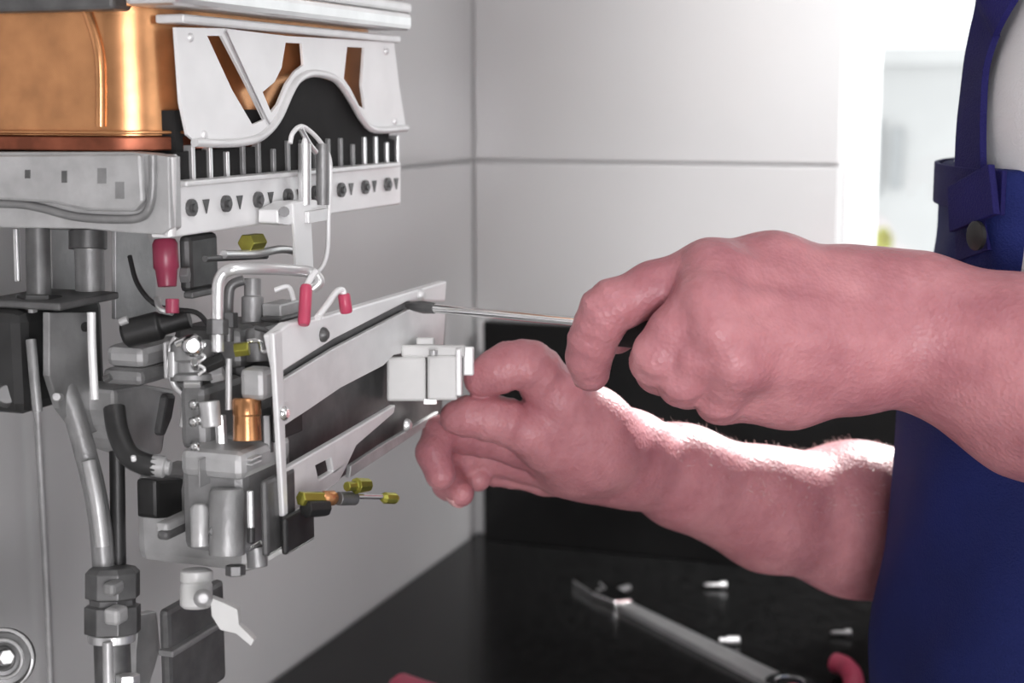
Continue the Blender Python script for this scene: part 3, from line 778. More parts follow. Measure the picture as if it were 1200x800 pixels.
rh = [e + ax * 0.012 * math.cos(2 * math.pi * i / 12) + sx * 0.012 * math.sin(2 * math.pi * i / 12) for i in range(12)]
obj('ring_end', bm_prism(rg, (0, 0, 0.009), [rh]), M_CHROME, sp, False, 0.0015)
tag(sp, 'long chrome spanner lying on the black worktop', 'spanner')
# pliers with red grips beside the overalls
pl = empty('pliers', Wt(985, 800))
gpt = [Wt(978, 776, 0.012), Wt(992, 782, 0.012), Wt(1000, 796, 0.012), Wt(996, 818, 0.012), Wt(965, 858, 0.012)]
obj('grip', bm_tube(gpt, 0.0085, 12, 6), M_REDB, pl, True)
gp2 = [Wt(930, 812, 0.012), Wt(926, 830, 0.012), Wt(928, 848, 0.012), Wt(936, 866, 0.012)]
obj('grip', bm_tube(gp2, 0.0085, 12, 6), M_REDB, pl, True)
obj('pivot', bm_lathe(Wt(945, 872), Wt(945, 872) + Vector((0, 0, 0.02)), [(0, 0.012), (0.8, 0.012), (1, 0.006)], 16), M_STEEL, pl, True)
obj('jaw', bm_tube([Wt(945, 872, 0.012), Wt(930, 882, 0.012), Wt(908, 892, 0.012)], 0.009, 10, 4, None, 0.004), M_STEEL, pl, True)
tag(pl, 'pliers with curved red grips lying on the worktop beside the overalls', 'pliers')
# red handled tool at the front of the worktop
rs = empty('nut_driver', Wt(465, 800))
q0 = Wt(462, 803, 0.013); q1 = Wt(575, 848, 0.013); q2 = q1 + (q1 - q0).normalized() * 0.10
obj('handle', bm_lathe(q0, q1, [(0, 0.007), (0.06, 0.012), (0.4, 0.013), (0.8, 0.010), (1, 0.007)], 12), M_REDB, rs, True)
q1b = q1.copy(); q1b.z -= 0.001
obj('shaft', bm_tube([q1b, q2], 0.003, 10, 1), M_CHROME, rs, True)
tag(rs, 'small driver with a bright red handle lying at the worktop edge', 'driver')
# pale marks of the worktop, added as small steel shapes
for (a, b, w, nm, lb) in ((706, 694, 26, 'bent_mark', 'short bent grey mark beside the spanner jaw'),
                          (838, 685, 26, 'thin_mark', 'thin pale mark on the worktop near the splashback'),
                          (855, 750, 24, 'short_mark', 'short pale mark against the spanner shank'),
                          (985, 741, 24, 'dull_mark', 'dull grey mark on the worktop near the overalls')):
    p = Wt(a - w / 2, b, 0.004); q = Wt(a + w / 2, b, 0.004)
    if nm == 'bent_mark':
        o = obj(nm, bm_tube([p, q, q + Vector((0.01, 0.02, 0))], 0.0035, 6, 1), M_GREY, None, True)
    elif nm == 'short_mark':
        o = obj(nm, bm_lathe(p, q, [(0, 0.0025), (0.35, 0.0025), (0.36, 0.004), (0.95, 0.004), (1, 0.003)], 12), M_STEEL, None, True)
    else:
        o = obj(nm, bm_lathe(p, q, [(0, 0.0005), (0.15, 0.002), (0.7, 0.002), (0.72, 0.0035), (1, 0.0035)], 10), M_STEEL if nm == 'thin_mark' else M_GREY, None, True)
    tag(o, lb, {'bent_mark': 'hex key', 'thin_mark': 'drill bit', 'short_mark': 'bit', 'dull_mark': 'pin'}[nm])

# ================================================================== THE PERSON (signed-distance body, meshed by surface nets)
class Grid:
    def __init__(self, lo, hi, h):
        self.lo = np.array(lo, np.float32); self.h = h
        self.n = np.ceil((np.array(hi) - np.array(lo)) / h).astype(int) + 1
        self.ax = [self.lo[i] + h * np.arange(self.n[i], dtype=np.float32) for i in range(3)]
    def new(self):
        return np.full(tuple(self.n), 0.5, np.float32)
    def sub(self, lo, hi):
        a = np.clip(np.floor((np.array(lo) - self.lo) / self.h).astype(int), 0, self.n)
        b = np.clip(np.ceil((np.array(hi) - self.lo) / self.h).astype(int) + 1, 0, self.n)
        return tuple(slice(int(a[i]), int(b[i])) for i in range(3))
    def xyz(self, s):
        return (self.ax[0][s[0]][:, None, None], self.ax[1][s[1]][None, :, None], self.ax[2][s[2]][None, None, :])

def smin(a, b, k):
    h = np.clip(0.5 + 0.5 * (b - a) / k, 0, 1)
    return b + (a - b) * h - k * h * (1 - h)

def cone(G, f, a, b, ra, rb, k):
    """union of a tapered capsule into the field f"""
    a = np.array(a, np.float32); b = np.array(b, np.float32)
    m = max(ra, rb) + k + 0.02
    s = G.sub(np.minimum(a, b) - m, np.maximum(a, b) + m)
    if any(q.stop <= q.start for q in s): return
    x, y, z = G.xyz(s)
    d = b - a; L2 = float(d @ d) + 1e-12
    t = np.clip(((x - a[0]) * d[0] + (y - a[1]) * d[1] + (z - a[2]) * d[2]) / L2, 0, 1)
    r = ra + (rb - ra) * t
    q = np.sqrt((x - a[0] - t * d[0]) ** 2 + (y - a[1] - t * d[1]) ** 2 + (z - a[2] - t * d[2]) ** 2) - r
    f[s] = smin(f[s], q, k)

def ell(G, f, c, ax, k):
    """ellipsoid, ax = three half-axis vectors"""
    c = np.array(c, np.float32)
    A = np.array([list(v) for v in ax], np.float32)
    ln = np.linalg.norm(A, axis=1)
    m = float(ln.max()) + k + 0.02
    s = G.sub(c - m, c + m)
    if any(q.stop <= q.start for q in s): return
    x, y, z = G.xyz(s)
    u = 0
    for i in range(3):
        n = A[i] / (ln[i] ** 2)
        u = u + ((x - c[0]) * n[0] + (y - c[1]) * n[1] + (z - c[2]) * n[2]) ** 2
    q = (np.sqrt(u) - 1) * float(ln.min())
    f[s] = smin(f[s], q, k)

def crease(G, f, p, axis, r, depth, sig):
    """shallow skin fold round a finger at p, in the plane across axis"""
    p = np.array(p, np.float32); axis = np.array(axis, np.float32); axis = axis / np.linalg.norm(axis)
    m = r * 1.6
    s = G.sub(p - m, p + m)
    x, y, z = G.xyz(s)
    t = (x - p[0]) * axis[0] + (y - p[1]) * axis[1] + (z - p[2]) * axis[2]
    f[s] += depth * np.exp(-(t / sig) ** 2)

def surface_nets(G, f):
    nx, ny, nz = f.shape
    ins = f < 0
    c = [ins[i:nx - 1 + i, j:ny - 1 + j, k:nz - 1 + k] for i in (0, 1) for j in (0, 1) for k in (0, 1)]
    cnt = sum(q.astype(np.int8) for q in c)
    act = (cnt > 0) & (cnt < 8)
    I, J, K = np.nonzero(act)
    idx = np.full(act.shape, -1, np.int32); idx[I, J, K] = np.arange(len(I))
    corners = [(i, j, k) for i in (0, 1) for j in (0, 1) for k in (0, 1)]
    val = [f[I + i, J + j, K + k] for i, j, k in corners]
    acc = np.zeros((len(I), 3), np.float32); num = np.zeros(len(I), np.float32)
    for p in range(8):
        for q in range(p + 1, 8):
            cp, cq = corners[p], corners[q]
            if sum(abs(cp[i] - cq[i]) for i in range(3)) != 1: continue
            m = (val[p] < 0) != (val[q] < 0)
            t = np.where(m, val[p] / np.where(m, val[p] - val[q], 1), 0)
            for i in range(3):
                acc[:, i] += np.where(m, cp[i] + t * (cq[i] - cp[i]), 0)
            num += m
    V = (np.stack([I, J, K], 1) + acc / num[:, None]) * G.h + G.lo
    faces = []
    for axis in range(3):
        o = [1, 1, 1]; o[axis] = 0
        # grid edges along this axis, away from the border
        sl0 = [slice(1, n - 1) for n in f.shape]; sl1 = list(sl0)
        sl0[axis] = slice(0, f.shape[axis] - 1); sl1[axis] = slice(1, f.shape[axis])
        a = ins[tuple(sl0)]; b = ins[tuple(sl1)]
        for flip, msk in ((False, a & ~b), (True, ~a & b)):
            e = np.argwhere(msk)
            if len(e) == 0: continue
            for q in range(3):
                if q != axis: e[:, q] += 1
            u, v = [(1, 2), (2, 0), (0, 1)][axis]
            quad = []
            for du, dv in ((-1, -1), (0, -1), (0, 0), (-1, 0)):
                w = e.copy(); w[:, u] += du; w[:, v] += dv
                quad.append(idx[w[:, 0], w[:, 1], w[:, 2]])
            quad = np.stack(quad, 1)
            faces.append(quad[:, ::-1] if flip else quad)
    return V, np.concatenate(faces)

def relax(V, Fq, it=2, w=0.5):
    e = np.concatenate([Fq[:, [0, 1]], Fq[:, [1, 2]], Fq[:, [2, 3]], Fq[:, [3, 0]]])
    for _ in range(it):
        s = np.zeros_like(V); n = np.zeros(len(V), np.float32)
        np.add.at(s, e[:, 0], V[e[:, 1]]); np.add.at(n, e[:, 0], 1)
        np.add.at(s, e[:, 1], V[e[:, 0]]); np.add.at(n, e[:, 1], 1)
        V = V + w * (s / np.maximum(n, 1)[:, None] - V)
    return V

def smoothed(vf):
    return relax(vf[0], vf[1], 3, 0.5), vf[1]

def mesh_from(name, parts):
    me = bpy.data.meshes.new(name)
    Vs, Fs, o = [], [], 0
    for V, Fq in parts:
        Vs.append(V); Fs.append(Fq + o); o += len(V)
    V = np.concatenate(Vs).astype(np.float32); Fq = np.concatenate(Fs).astype(np.int32)
    me.vertices.add(len(V)); me.vertices.foreach_set('co', V.ravel())
    me.loops.add(Fq.size); me.loops.foreach_set('vertex_index', Fq.ravel())
    me.polygons.add(len(Fq))
    me.polygons.foreach_set('loop_start', np.arange(0, Fq.size, 4, dtype=np.int32))
    me.update(calc_edges=True); me.validate()
    return me

def PD(p): return np.array(P(p[0], p[1], p[2]), np.float32)
def RD(p): return p[3] * p[2] / FPX

# ---- torso frame -------------------------------------------------
TCY = 1.00
def torso_cx(px, a, b):
    m = ray(px, 300).x / ray(px, 300).y
    return math.sqrt(a * a + m * m * b * b) + m * TCY
# (z, half depth x, half width y, centre x)
TA = 0.112
TORSO = [(0.86, 0.118, 0.170, torso_cx(1058, 0.118, 0.17)), (0.98, 0.118, 0.165, torso_cx(1060, 0.118, 0.165)), (1.10, 0.115, 0.155, torso_cx(1070, 0.115, 0.155)),
         (1.20, 0.110, 0.155, torso_cx(1086, 0.110, 0.155)), (1.29, 0.112, 0.165, torso_cx(1116, 0.112, 0.165)), (1.36, 0.110, 0.170, torso_cx(1126, 0.110, 0.170)),
         (1.43, 0.095, 0.165, torso_cx(1152, 0.095, 0.165)), (1.49, 0.060, 0.120, torso_cx(1190, 0.06, 0.12) + 0.02), (1.53, 0.045, 0.06, 0.10)]
TZ = np.array([t[0] for t in TORSO])
def torso_field(G, off=0.0, z0=0.80, z1=1.54, wr=0.0, seed=0):
    x, y, z = G.xyz((slice(None),) * 3)
    zz = np.clip(z, TZ[0], TZ[-1])
    def ip(c):
        return np.interp(zz.ravel(), TZ, np.array([t[c] for t in TORSO])).astype(np.float32).reshape(zz.shape)
    a, b, cx = ip(1), ip(2), ip(3)
    u = np.sqrt(((x - cx) / a) ** 2 + ((y - TCY) / b) ** 2)
    q = (u - 1) * np.minimum(a, b) - off
    if wr:
        q = q + wr * (np.sin(38 * z + 9 * y + 14 * np.sin(6 * y + seed)) * 0.6 + np.sin(21 * x + 33 * z - 17 * y + seed) * 0.5 + np.sin(70 * z + 40 * y + 2 * np.sin(30 * x)) * 0.25)
    q = np.maximum(q, np.maximum(z0 - z, z - z1))
    return q

NEAR_SH = Vector((0.115, 0.845, 1.455)); FAR_SH = Vector((0.075, 1.155, 1.415))

# ---- near arm: left forearm and the hand on the screwdriver ------
near_elbow = (1390, 512, 0.715, 104)
def near_arm():
    allp = [(660, 250, 0.70), (660, 250, 0.86), (660, 590, 0.86), (1470, 250, 0.65), (1470, 640, 0.65), (1440, 640, 0.86), (1440, 250, 0.86)]
    pts = np.array([PD(p) for p in allp] + [np.array(NEAR_SH)])
    G = Grid(pts.min(0) - 0.05, pts.max(0) + 0.06, 0.0015)
    f = G.new()
    def C(a, b, k=0.010, fld=None): cone(G, f if fld is None else fld, PD(a), PD(b), RD(a), RD(b), k)
    # upper arm and forearm
    cone(G, f, np.array(NEAR_SH), PD(near_elbow), 0.052, RD(near_elbow), 0.02)
    C((1385, 490, 0.715, 98), (1205, 402, 0.765, 68), 0.015)
    C((1385, 530, 0.725, 92), (1205, 478, 0.78, 72), 0.02)
    C((1205, 402, 0.765, 68), (1075, 358, 0.782, 52), 0.02)
    C((1205, 478, 0.78, 72), (1070, 414, 0.792, 50), 0.02)
    C((1300, 470, 0.74, 92), (1150, 420, 0.775, 74), 0.02)
    C((1075, 358, 0.782, 52), (1000, 346, 0.785, 50), 0.02)
    C((1070, 414, 0.792, 50), (1000, 428, 0.785, 48), 0.02)
    # back of the hand: metacarpals
    C((1010, 348, 0.783, 48), (905, 322, 0.776, 43), 0.016)
    C((905, 322, 0.776, 43), (832, 318, 0.768, 35), 0.014)
    C((1010, 372, 0.775, 46), (828, 350, 0.752, 33), 0.014)
    C((1010, 400, 0.772, 46), (838, 392, 0.745, 31), 0.014)
    C((1010, 425, 0.776, 46), (862, 430, 0.748, 30), 0.014)
    C((1000, 428, 0.785, 46), (925, 452, 0.778, 43), 0.014)
    C((925, 452, 0.778, 43), (880, 458, 0.772, 36), 0.014)
    C((960, 390, 0.80, 60), (890, 385, 0.80, 52), 0.014)
    # knuckles
    for q in ((834, 316, 0.756, 30), (828, 350, 0.741, 27), (838, 392, 0.7345, 25), (862, 430, 0.738, 24)):
        C(q, (q[0] + 6, q[1], q[2], q[3]), 0.012)
    # extensor tendons
    for a, b in (((836, 348, 0.737, 9), (1010, 380, 0.758, 6)), ((846, 390, 0.731, 8), (1010, 402, 0.756, 6)), ((842, 314, 0.750, 9), (1000, 348, 0.765, 6))):
        C(a, b, 0.011)
    # ulna head
    C((1075, 402, 0.768, 24), (1085, 402, 0.768, 24), 0.018)
    fingers = [
        [(832, 318, 0.768, 34), (765, 338, 0.768, 31), (714, 362, 0.768, 30), (697, 392, 0.774, 27), (690, 418, 0.781, 26), (692, 436, 0.786, 23)],
        [(826, 350, 0.752, 33), (790, 390, 0.748, 31), (770, 420, 0.752, 29), (775, 434, 0.775, 27), (795, 432, 0.800, 25), (830, 415, 0.812, 22)],
        [(838, 392, 0.745, 31), (815, 420, 0.745, 29), (800, 446, 0.752, 27), (808, 452, 0.775, 25), (830, 446, 0.800, 23), (862, 430, 0.810, 21)],
        [(862, 430, 0.748, 30), (850, 450, 0.750, 27), (842, 468, 0.758, 25), (848, 472, 0.778, 23), (866, 462, 0.796, 21), (888, 446, 0.802, 19)],
        [(985, 360, 0.805, 40), (890, 350, 0.828, 36), (800, 352, 0.832, 29), (750, 372, 0.826, 26), (722, 392, 0.818, 23)],
    ]
    out = None
    for ch in fingers:
        g = G.new()
        for a, b in zip(ch[:-1], ch[1:]):
            C(a, b, 0.004, g)
        # joint swellings
        for q in ch[2:4]:
            C((q[0], q[1], q[2], q[3] * 1.04), (q[0] + 1, q[1], q[2], q[3] * 1.04), 0.006, g)
        for j in (2, 3):
            if j >= len(ch) - 1: continue
            a_, b_ = PD(ch[j - 1]), PD(ch[j + 1]); ax_ = (b_ - a_) / np.linalg.norm(b_ - a_)
            for o_ in (-0.0028, 0.0, 0.0030):
                crease(G, g, PD(ch[j]) + ax_ * o_, ax_, RD(ch[j]), 0.0012 if o_ else 0.0018, 0.0012)
        g = smin(f, g, 0.007)
        out = g if out is None else smin(out, g, 0.0012)
    V, Fq = surface_nets(G, out)
    return relax(V, Fq, 1, 0.5), Fq

# ---- far arm: right forearm and the hand pinching the switch -----
far_elbow = (1125, 628, 1.12, 88)
def far_arm():
    allp = [(480, 380, 0.83), (480, 620, 0.83), (480, 380, 1.0), (480, 620, 1.0), (1180, 480, 1.05), (1180, 760, 1.2), (1180, 760, 1.0)]
    pts = np.array([PD(p) for p in allp] + [np.array(FAR_SH)])
    G = Grid(pts.min(0) - 0.03, pts.max(0) + 0.06, 0.0015)
    f = G.new()
    def C(a, b, k=0.010, fld=None): cone(G, f if fld is None else fld, PD(a), PD(b), RD(a), RD(b), k)
    cone(G, f, np.array(FAR_SH), PD(far_elbow), 0.05, RD(far_elbow), 0.02)
    C((1120, 615, 1.11, 86), (1000, 590, 1.065, 66), 0.02)
    C((1120, 640, 1.12, 82), (1000, 628, 1.07, 64), 0.02)
    C((1000, 590, 1.065, 66), (900, 578, 1.025, 46), 0.02)
    C((1000, 628, 1.07, 64), (900, 610, 1.03, 52), 0.02)
    C((900, 578, 1.025, 46), (800, 548, 0.99, 44), 0.02)
    C((900, 610, 1.03, 52), (800, 570, 0.995, 48), 0.02)
    C((800, 556, 0.99, 50), (735, 536, 0.965, 47), 0.016)
    # palm and thenar
    C((735, 536, 0.965, 44), (680, 530, 0.935, 46), 0.016)
    C((735, 545, 0.97, 42), (665, 540, 0.95, 40), 0.016)
    C((735, 530, 0.955, 42), (690, 500, 0.925, 42), 0.014)
    C((690, 500, 0.925, 42), (655, 480, 0.91, 38), 0.014)
    C((700, 525, 0.93, 44), (640, 515, 0.915, 36), 0.014)
    fingers = [
        # thumb
        [(690, 500, 0.925, 42), (655, 466, 0.905, 35), (624, 432, 0.893, 29), (602, 428, 0.889, 27), (580, 436, 0.888, 25), (564, 444, 0.889, 21)],
        # index
        [(660, 525, 0.925, 36), (620, 505, 0.903, 29), (585, 492, 0.896, 26), (555, 488, 0.893, 23), (535, 489, 0.892, 20)],
        # middle
        [(670, 535, 0.94, 36), (610, 520, 0.935, 27), (556, 508, 0.93, 24), (520, 508, 0.92, 21), (508, 530, 0.912, 20), (516, 556, 0.908, 18)],
        # ring
        [(680, 545, 0.95, 36), (620, 540, 0.955, 26), (560, 530, 0.955, 24), (526, 545, 0.945, 20), (526, 566, 0.935, 19), (540, 578, 0.925, 16)],
        # little
        [(690, 552, 0.955, 34), (640, 556, 0.965, 24), (590, 548, 0.968, 21), (562, 548, 0.96, 18), (560, 560, 0.95, 16)],
    ]
    out = None
    for ch in fingers:
        g = G.new()
        for a, b in zip(ch[:-1], ch[1:]):
            C(a, b, 0.004, g)
        for q in ch[2:4]:
            C((q[0], q[1], q[2], q[3] * 1.04), (q[0] + 1, q[1], q[2], q[3] * 1.04), 0.006, g)
        for j in (2, 3):
            if j >= len(ch) - 1: continue
            a_, b_ = PD(ch[j - 1]), PD(ch[j + 1]); ax_ = (b_ - a_) / np.linalg.norm(b_ - a_)
            for o_ in (-0.0028, 0.0, 0.0030):
                crease(G, g, PD(ch[j]) + ax_ * o_, ax_, RD(ch[j]), 0.0012 if o_ else 0.0018, 0.0012)
        g = smin(f, g, 0.007)
        out = g if out is None else smin(out, g, 0.0012)
    V, Fq = surface_nets(G, out)
    return relax(V, Fq, 1, 0.5), Fq

# ---- trunk, legs, head (coarse, mostly clothed or outside the picture)
HEAD = Vector((0.035, 0.99, 1.68))
def trunk():
    G = Grid((-0.20, 0.72, 0.02), (0.34, 1.28, 1.86), 0.006)
    f = torso_field(G, -0.006, 0.86)
    f = f.astype(np.float32)
    for s in (-1, 1):
        hip = (0.04, TCY + s * 0.085, 0.90); knee = (0.02, TCY + s * 0.095, 0.50); ank = (0.06, TCY + s * 0.10, 0.10)
        cone(G, f, hip, knee, 0.085, 0.058, 0.03); cone(G, f, knee, ank, 0.058, 0.042, 0.02)
        sh = NEAR_SH if s < 0 else FAR_SH
        cone(G, f, (0.09, TCY + s * 0.08, 1.46), sh, 0.05, 0.055, 0.03)
    cone(G, f, (0.09, TCY, 1.48), (0.06, TCY, 1.60), 0.055, 0.052, 0.03)
    h = HEAD
    ell(G, f, h + Vector((0.012, 0, 0.02)), [(0.095, 0, 0), (0, 0.075, 0), (0, 0, 0.10)], 0.02)
    ell(G, f, h + Vector((-0.03, 0, -0.05)), [(0.06, 0, 0), (0, 0.055, 0), (0, 0, 0.07)], 0.03)
    cone(G, f, h + Vector((-0.085, 0, 0.01)), h + Vector((-0.105, 0, -0.03)), 0.010, 0.015, 0.012)   # nose
    cone(G, f, h + Vector((-0.080, -0.035, 0.025)), h + Vector((-0.080, 0.035, 0.025)), 0.012, 0.012, 0.012)   # brow
    cone(G, f, h + Vector((-0.085, -0.018, -0.066)), h + Vector((-0.085, 0.018, -0.066)), 0.009, 0.009, 0.006)   # lips
    for s in (-1, 1):
        ell(G, f, h + Vector((0.015, s * 0.078, -0.005)), [(0.020, 0, 0), (0, 0.010, 0), (0, 0, 0.032)], 0.008)
    return surface_nets(G, f)

nv = near_arm(); fv = far_arm(); tv = trunk()
person = link_mesh('person', mesh_from('person', [nv, fv, tv]), M_SKIN, None, True)
tag(person, 'person in blue bib overalls and white t-shirt working with both hands on the heater', 'person')

# ---- t-shirt
def shirt():
    G = Grid((-0.12, 0.76, 0.92), (0.30, 1.26, 1.58), 0.005)
    f = torso_field(G, 0.004, 0.94, 1.53, 0.0022).astype(np.float32)
    for sh, el in ((NEAR_SH, Vector(PD(near_elbow))), (FAR_SH, Vector(PD(far_elbow)))):
        mid = sh.lerp(el, 0.62)
        sgn = -1 if sh.y < TCY else 1
        cone(G, f, (0.09, TCY + sgn * 0.08, 1.455), sh, 0.062, 0.066, 0.03)
        g = G.new(); cone(G, g, sh, mid, 0.066, 0.068, 0.01)
        # cut the sleeve flat at its hem
        d = np.array((mid - sh).normalized(), np.float32); m = np.array(sh.lerp(el, 0.55), np.float32)
        x, y, z = G.xyz((slice(None),) * 3)
        g = np.maximum(g, (x - m[0]) * d[0] + (y - m[1]) * d[1] + (z - m[2]) * d[2])
        f = smin(f, g, 0.02)
    # neck opening
    x, y, z = G.xyz((slice(None),) * 3)
    f = np.maximum(f, z - (1.515 + (x - 0.09) * 0.35))
    return surface_nets(G, f)
tshirt = link_mesh('t_shirt', mesh_from('t_shirt', [smoothed(shirt())]), M_COTTON, person, True)
tshirt['label'] = 'white cotton t-shirt'

# ---- overalls: trousers, waist and bib
BIB_TOP = 1.335
def bib_near_y():
    # where the ray through the near edge of the bib meets the trunk
    r = ray(1184, 262); t = 0.5
    for _ in range(400):
        p = CAM + r * t
        a, b, cx = [np.interp(p.z, TZ, [q[c] for q in TORSO]) for c in (1, 2, 3)]
        u = math.sqrt(((p.x - cx) / a) ** 2 + ((p.y - TCY) / b) ** 2)
        if u < 1.08: break
        t += 0.002
    return p.y
BIB_HALF = max(0.10, min(0.16, TCY - bib_near_y()))
def overalls_mesh():
    G = Grid((-0.17, 0.74, 0.06), (0.27, 1.26, 1.40), 0.005)
    f = torso_field(G, 0.012, 0.80, BIB_TOP, 0.0028, 1.7).astype(np.float32)
    x, y, z = G.xyz((slice(None),) * 3)
    # above the waist only the bib remains, narrowing upwards
    half = BIB_HALF + np.clip((1.24 - z) * 1.4, 0, 0.5)
    bib = np.maximum(np.abs(y - TCY) - half, (x - 0.06) - np.clip((1.16 - z) * 6, 0, 0.6))
    f = np.maximum(f, bib)
    for s in (-1, 1):
        cone(G, f, (0.04, TCY + s * 0.085, 0.90), (0.02, TCY + s * 0.095, 0.50), 0.112, 0.085, 0.03)
        cone(G, f, (0.02, TCY + s * 0.095, 0.50), (0.06, TCY + s * 0.10, 0.13), 0.082, 0.075, 0.03)
    f = np.maximum(f, 0.10 - z)
    return surface_nets(G, f)
ov = link_mesh('overalls', mesh_from('overalls', [smoothed(overalls_mesh())]), M_DENIM, person, True)
ov['label'] = 'dark blue bib overalls'

def trunk_hit(px, py, off):
    r = ray(px, py); t = 0.5; best = None
    for i in range(900):
        p = CAM + r * t
        a, b, cx = [float(np.interp(p.z, TZ, [q[c] for q in TORSO])) for c in (1, 2, 3)]
        u = math.sqrt(((p.x - cx) / a) ** 2 + ((p.y - TCY) / b) ** 2)
        q = (u - 1) * min(a, b) - off
        if best is None or q < best[0]: best = (q, p.copy(), cx)
        if q <= 0: return p, cx
        t += 0.001
    return best[1], best[2]
def ribbon(name, pts, width, th, m, parent):
    """cloth band lying on the trunk; pts = [(point, outward normal)]"""
    bm = bmesh.new(); rows = []
    ps = smooth_path([p for p, n in pts], 6); ns = smooth_path([n for p, n in pts], 6)
    for i, p in enumerate(ps):
        d = (ps[min(i + 1, len(ps) - 1)] - ps[max(i - 1, 0)]).normalized()
        n = (ns[i] - d * ns[i].dot(d)).normalized(); s = d.cross(n)
        w = width[0] + (width[1] - width[0]) * i / (len(ps) - 1)
        rows.append([bm.verts.new(p + s * (w / 2 * k) + n * o) for k, o in ((-1, 0), (-1, th), (1, th), (1, 0))])
    for a, b in zip(rows[:-1], rows[1:]):
        for k in range(4):
            bm.faces.new((a[k], a[(k + 1) % 4], b[(k + 1) % 4], b[k]))
    bm.faces.new(rows[0]); bm.faces.new(list(reversed(rows[-1])))
    return obj(name, bm, m, parent, True, 0.0006)
def strap_pts(lst, off, mirror=False):
    res = []
    for px, py in lst:
        p, cx = trunk_hit(px, py, off)
        n = Vector((p.x - cx, (p.y - TCY) * 0.5, 0.0)).normalized()
        if mirror:
            p = Vector((p.x, 2 * TCY - p.y, p.z)); n = Vector((n.x, -n.y, n.z))
        res.append((p, n))
    return res
SPX = [(1146, 300), (1143, 240), (1141, 190), (1143, 130), (1149, 75), (1160, 30), (1172, 0)]
for mir in (False, True):
    sp_ = strap_pts(SPX, 0.010, mir)
    p, n = sp_[-1]
    sgn = 1 if mir else -1
    sp_ += [(p + Vector((0.035, 0.004 * -sgn, 0.035)), (n + Vector((0, 0, 1))).normalized()), (p + Vector((0.09, 0.0, 0.05)), Vector((0, 0, 1))), (p + Vector((0.15, 0.01 * -sgn, 0.0)), Vector((1, 0, 0.6)).normalized())]
    st = ribbon('strap', sp_, (0.034, 0.030), 0.004, M_DENIM2, ov)
    pp = strap_pts([(1145, 262), (1143, 232), (1141, 206)], 0.0155, mir)
    pc = ribbon('strap_patch', pp, (0.046, 0.046), 0.004, M_DENIM2, ov)
    bp, bn = strap_pts([(1146, 276)], 0.019, mir)[0]
    bt = obj('button', bm_lathe(bp, bp + bn * 0.004, [(0, 0.008), (0.5, 0.008), (1, 0.005)], 16), M_BLACK, ov, True)
# bib hem seam
hem = []
for k in range(13):
    y = TCY - BIB_HALF + 2 * BIB_HALF * k / 12
    a, b, cx = [float(np.interp(BIB_TOP - 0.012, TZ, [q[c] for q in TORSO])) for c in (1, 2, 3)]
    x = cx - (a + 0.0125) * math.sqrt(max(0, 1 - ((y - TCY) / (b + 0.0125)) ** 2))
    hem.append((Vector((x, y, BIB_TOP - 0.012)), Vector((x - cx, (y - TCY) * 0.5, 0)).normalized()))
ribbon('bib_hem', hem, (0.024, 0.024), 0.003, M_DENIM2, ov)
# boots, hair, eyes
for s in (-1, 1):
    G = Grid((-0.22, TCY + s * 0.10 - 0.09, -0.02), (0.18, TCY + s * 0.10 + 0.09, 0.22), 0.006)
    f = G.new()
    cone(G, f, (0.06, TCY + s * 0.10, 0.18), (0.06, TCY + s * 0.10, 0.06), 0.05, 0.055, 0.02)
    cone(G, f, (0.06, TCY + s * 0.10, 0.045), (-0.12, TCY + s * 0.10, 0.035), 0.048, 0.042, 0.03)
    x, y, z = G.xyz((slice(None),) * 3)
    f = np.maximum(f, 0.001 - z)
    link_mesh('boot', mesh_from('boot', [surface_nets(G, f)]), M_BOOT, person, True)
G = Grid((-0.10, 0.86, 1.55), (0.19, 1.12, 1.86), 0.005)
f = G.new()
ell(G, f, HEAD + Vector((0.02, 0, 0.03)), [(0.102, 0, 0), (0, 0.084, 0), (0, 0, 0.105)], 0.01)
x, y, z = G.xyz((slice(None),) * 3)
f = np.maximum(f, np.minimum((HEAD.x - 0.025 - x), 1) - np.clip((z - HEAD.z - 0.055) * 3, -1, 1))
f = np.maximum(f, (HEAD.z - 0.07 - z))
link_mesh('hair', mesh_from('hair', [surface_nets(G, f)]), M_HAIR, person, True)
for s in (-1, 1):
    c = HEAD + Vector((-0.078, s * 0.032, 0.002))
    obj('eye', bm_lathe(c + Vector((0.010, 0, 0)), c + Vector((-0.010, 0, 0)), [(0, 0.002), (0.15, 0.0075), (0.5, 0.0105), (0.85, 0.0075), (1, 0.002)], 16), M_PLASTIC, person, True)

# ---- fingernails
def nail(c, axis, up, w, l):
    """small curved plate: axis along the finger, up out of the finger"""
    bm = bmesh.new()
    c = Vector(c); axis = Vector(axis).normalized(); up = Vector(up); up = (up - axis * up.dot(axis)).normalized(); s = axis.cross(up)
    rows = []
    for i in range(7):
        u = -1 + 2 * i / 6
        row = []
        for j in range(7):
            v = -1 + 2 * j / 6
            ww = w * (1 - 0.10 * max(0, u) ** 2)
            row.append(bm.verts.new(c + axis * (l * u * (1 - 0.12 * v * v)) + s * (ww * v) - up * (0.45 * w * v * v + 0.0012 * u * u)))
        rows.append(row)
    for i in range(6):
        for j in range(6):
            bm.faces.new((rows[i][j], rows[i + 1][j], rows[i + 1][j + 1], rows[i][j + 1]))
    o = obj('fingernail', bm, M_NAIL, person, True)
    md = o.modifiers.new('thick', 'SOLIDIFY'); md.thickness = 0.0008
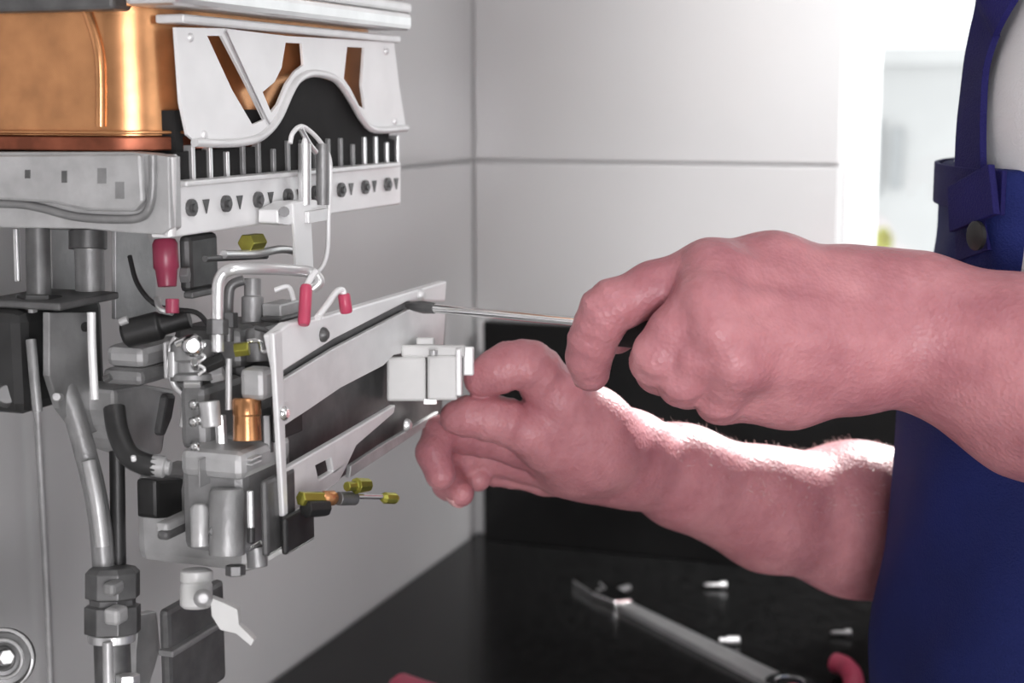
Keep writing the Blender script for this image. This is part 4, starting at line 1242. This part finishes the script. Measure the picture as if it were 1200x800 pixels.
def nail_at(prev, tip, out, fpx=1.0):
    a = Vector(PD(prev)); b = Vector(PD(tip)); d = (b - a).normalized()
    out = Vector(out); out = (out - d * out.dot(d)).normalized()
    r = RD(tip)
    nail(b + out * (r * 0.99) - d * (r * 0.25), d, out, r * 0.62, r * 0.72)
nail_at((690, 418, 0.781, 26), (692, 436, 0.786, 24), -R_ - F_ * 0.5)
nail_at((580, 436, 0.888, 25), (564, 444, 0.889, 22), U_ * 1.0 - F_ * 0.25)
nail_at((508, 530, 0.912, 20), (516, 556, 0.908, 18.5), -R_ - F_ * 0.2)
nail_at((526, 566, 0.935, 19), (540, 578, 0.925, 16.5), -R_ * 0.6 - U_)

# ---- fine hairs along the top of the far forearm
def arm_hair():
    V, Fq = fv
    c = V[Fq].mean(1)
    nrm = np.cross(V[Fq[:, 1]] - V[Fq[:, 0]], V[Fq[:, 2]] - V[Fq[:, 0]])
    nrm /= np.linalg.norm(nrm, axis=1)[:, None] + 1e-9
    w0 = PD((760, 540, 0.975)); w1 = PD((1060, 600, 1.09))
    ax_ = (w1 - w0); L_ = np.linalg.norm(ax_); ax_ /= L_
    t = (c - w0) @ ax_
    ok = np.nonzero((t > 0) & (t < L_) & (nrm[:, 2] > 0.1))[0]
    rng = np.random.default_rng(3)
    sel = rng.choice(ok, size=min(800, len(ok)), replace=False)
    bm = bmesh.new()
    for i in sel:
        p = Vector(c[i]); n = Vector(nrm[i]); a = Vector(ax_)
        d = (n * 0.6 - a * 0.9 + Vector(rng.normal(0, 0.35, 3))).normalized()
        l = rng.uniform(0.003, 0.0065)
        s = d.cross(n).normalized() * 0.00012
        q = p + d * l * 0.6 + n * 0.0006; e = p + d * l - Vector((0, 0, 0.0006))
        v = [bm.verts.new(p - s), bm.verts.new(p + s), bm.verts.new(q + s * 0.7), bm.verts.new(q - s * 0.7), bm.verts.new(e)]
        bm.faces.new(v[:4]); bm.faces.new((v[3], v[2], v[4]))
    o = obj('arm_hair', bm, M_FUZZ, person)
    o['kind'] = 'stuff'
arm_hair()
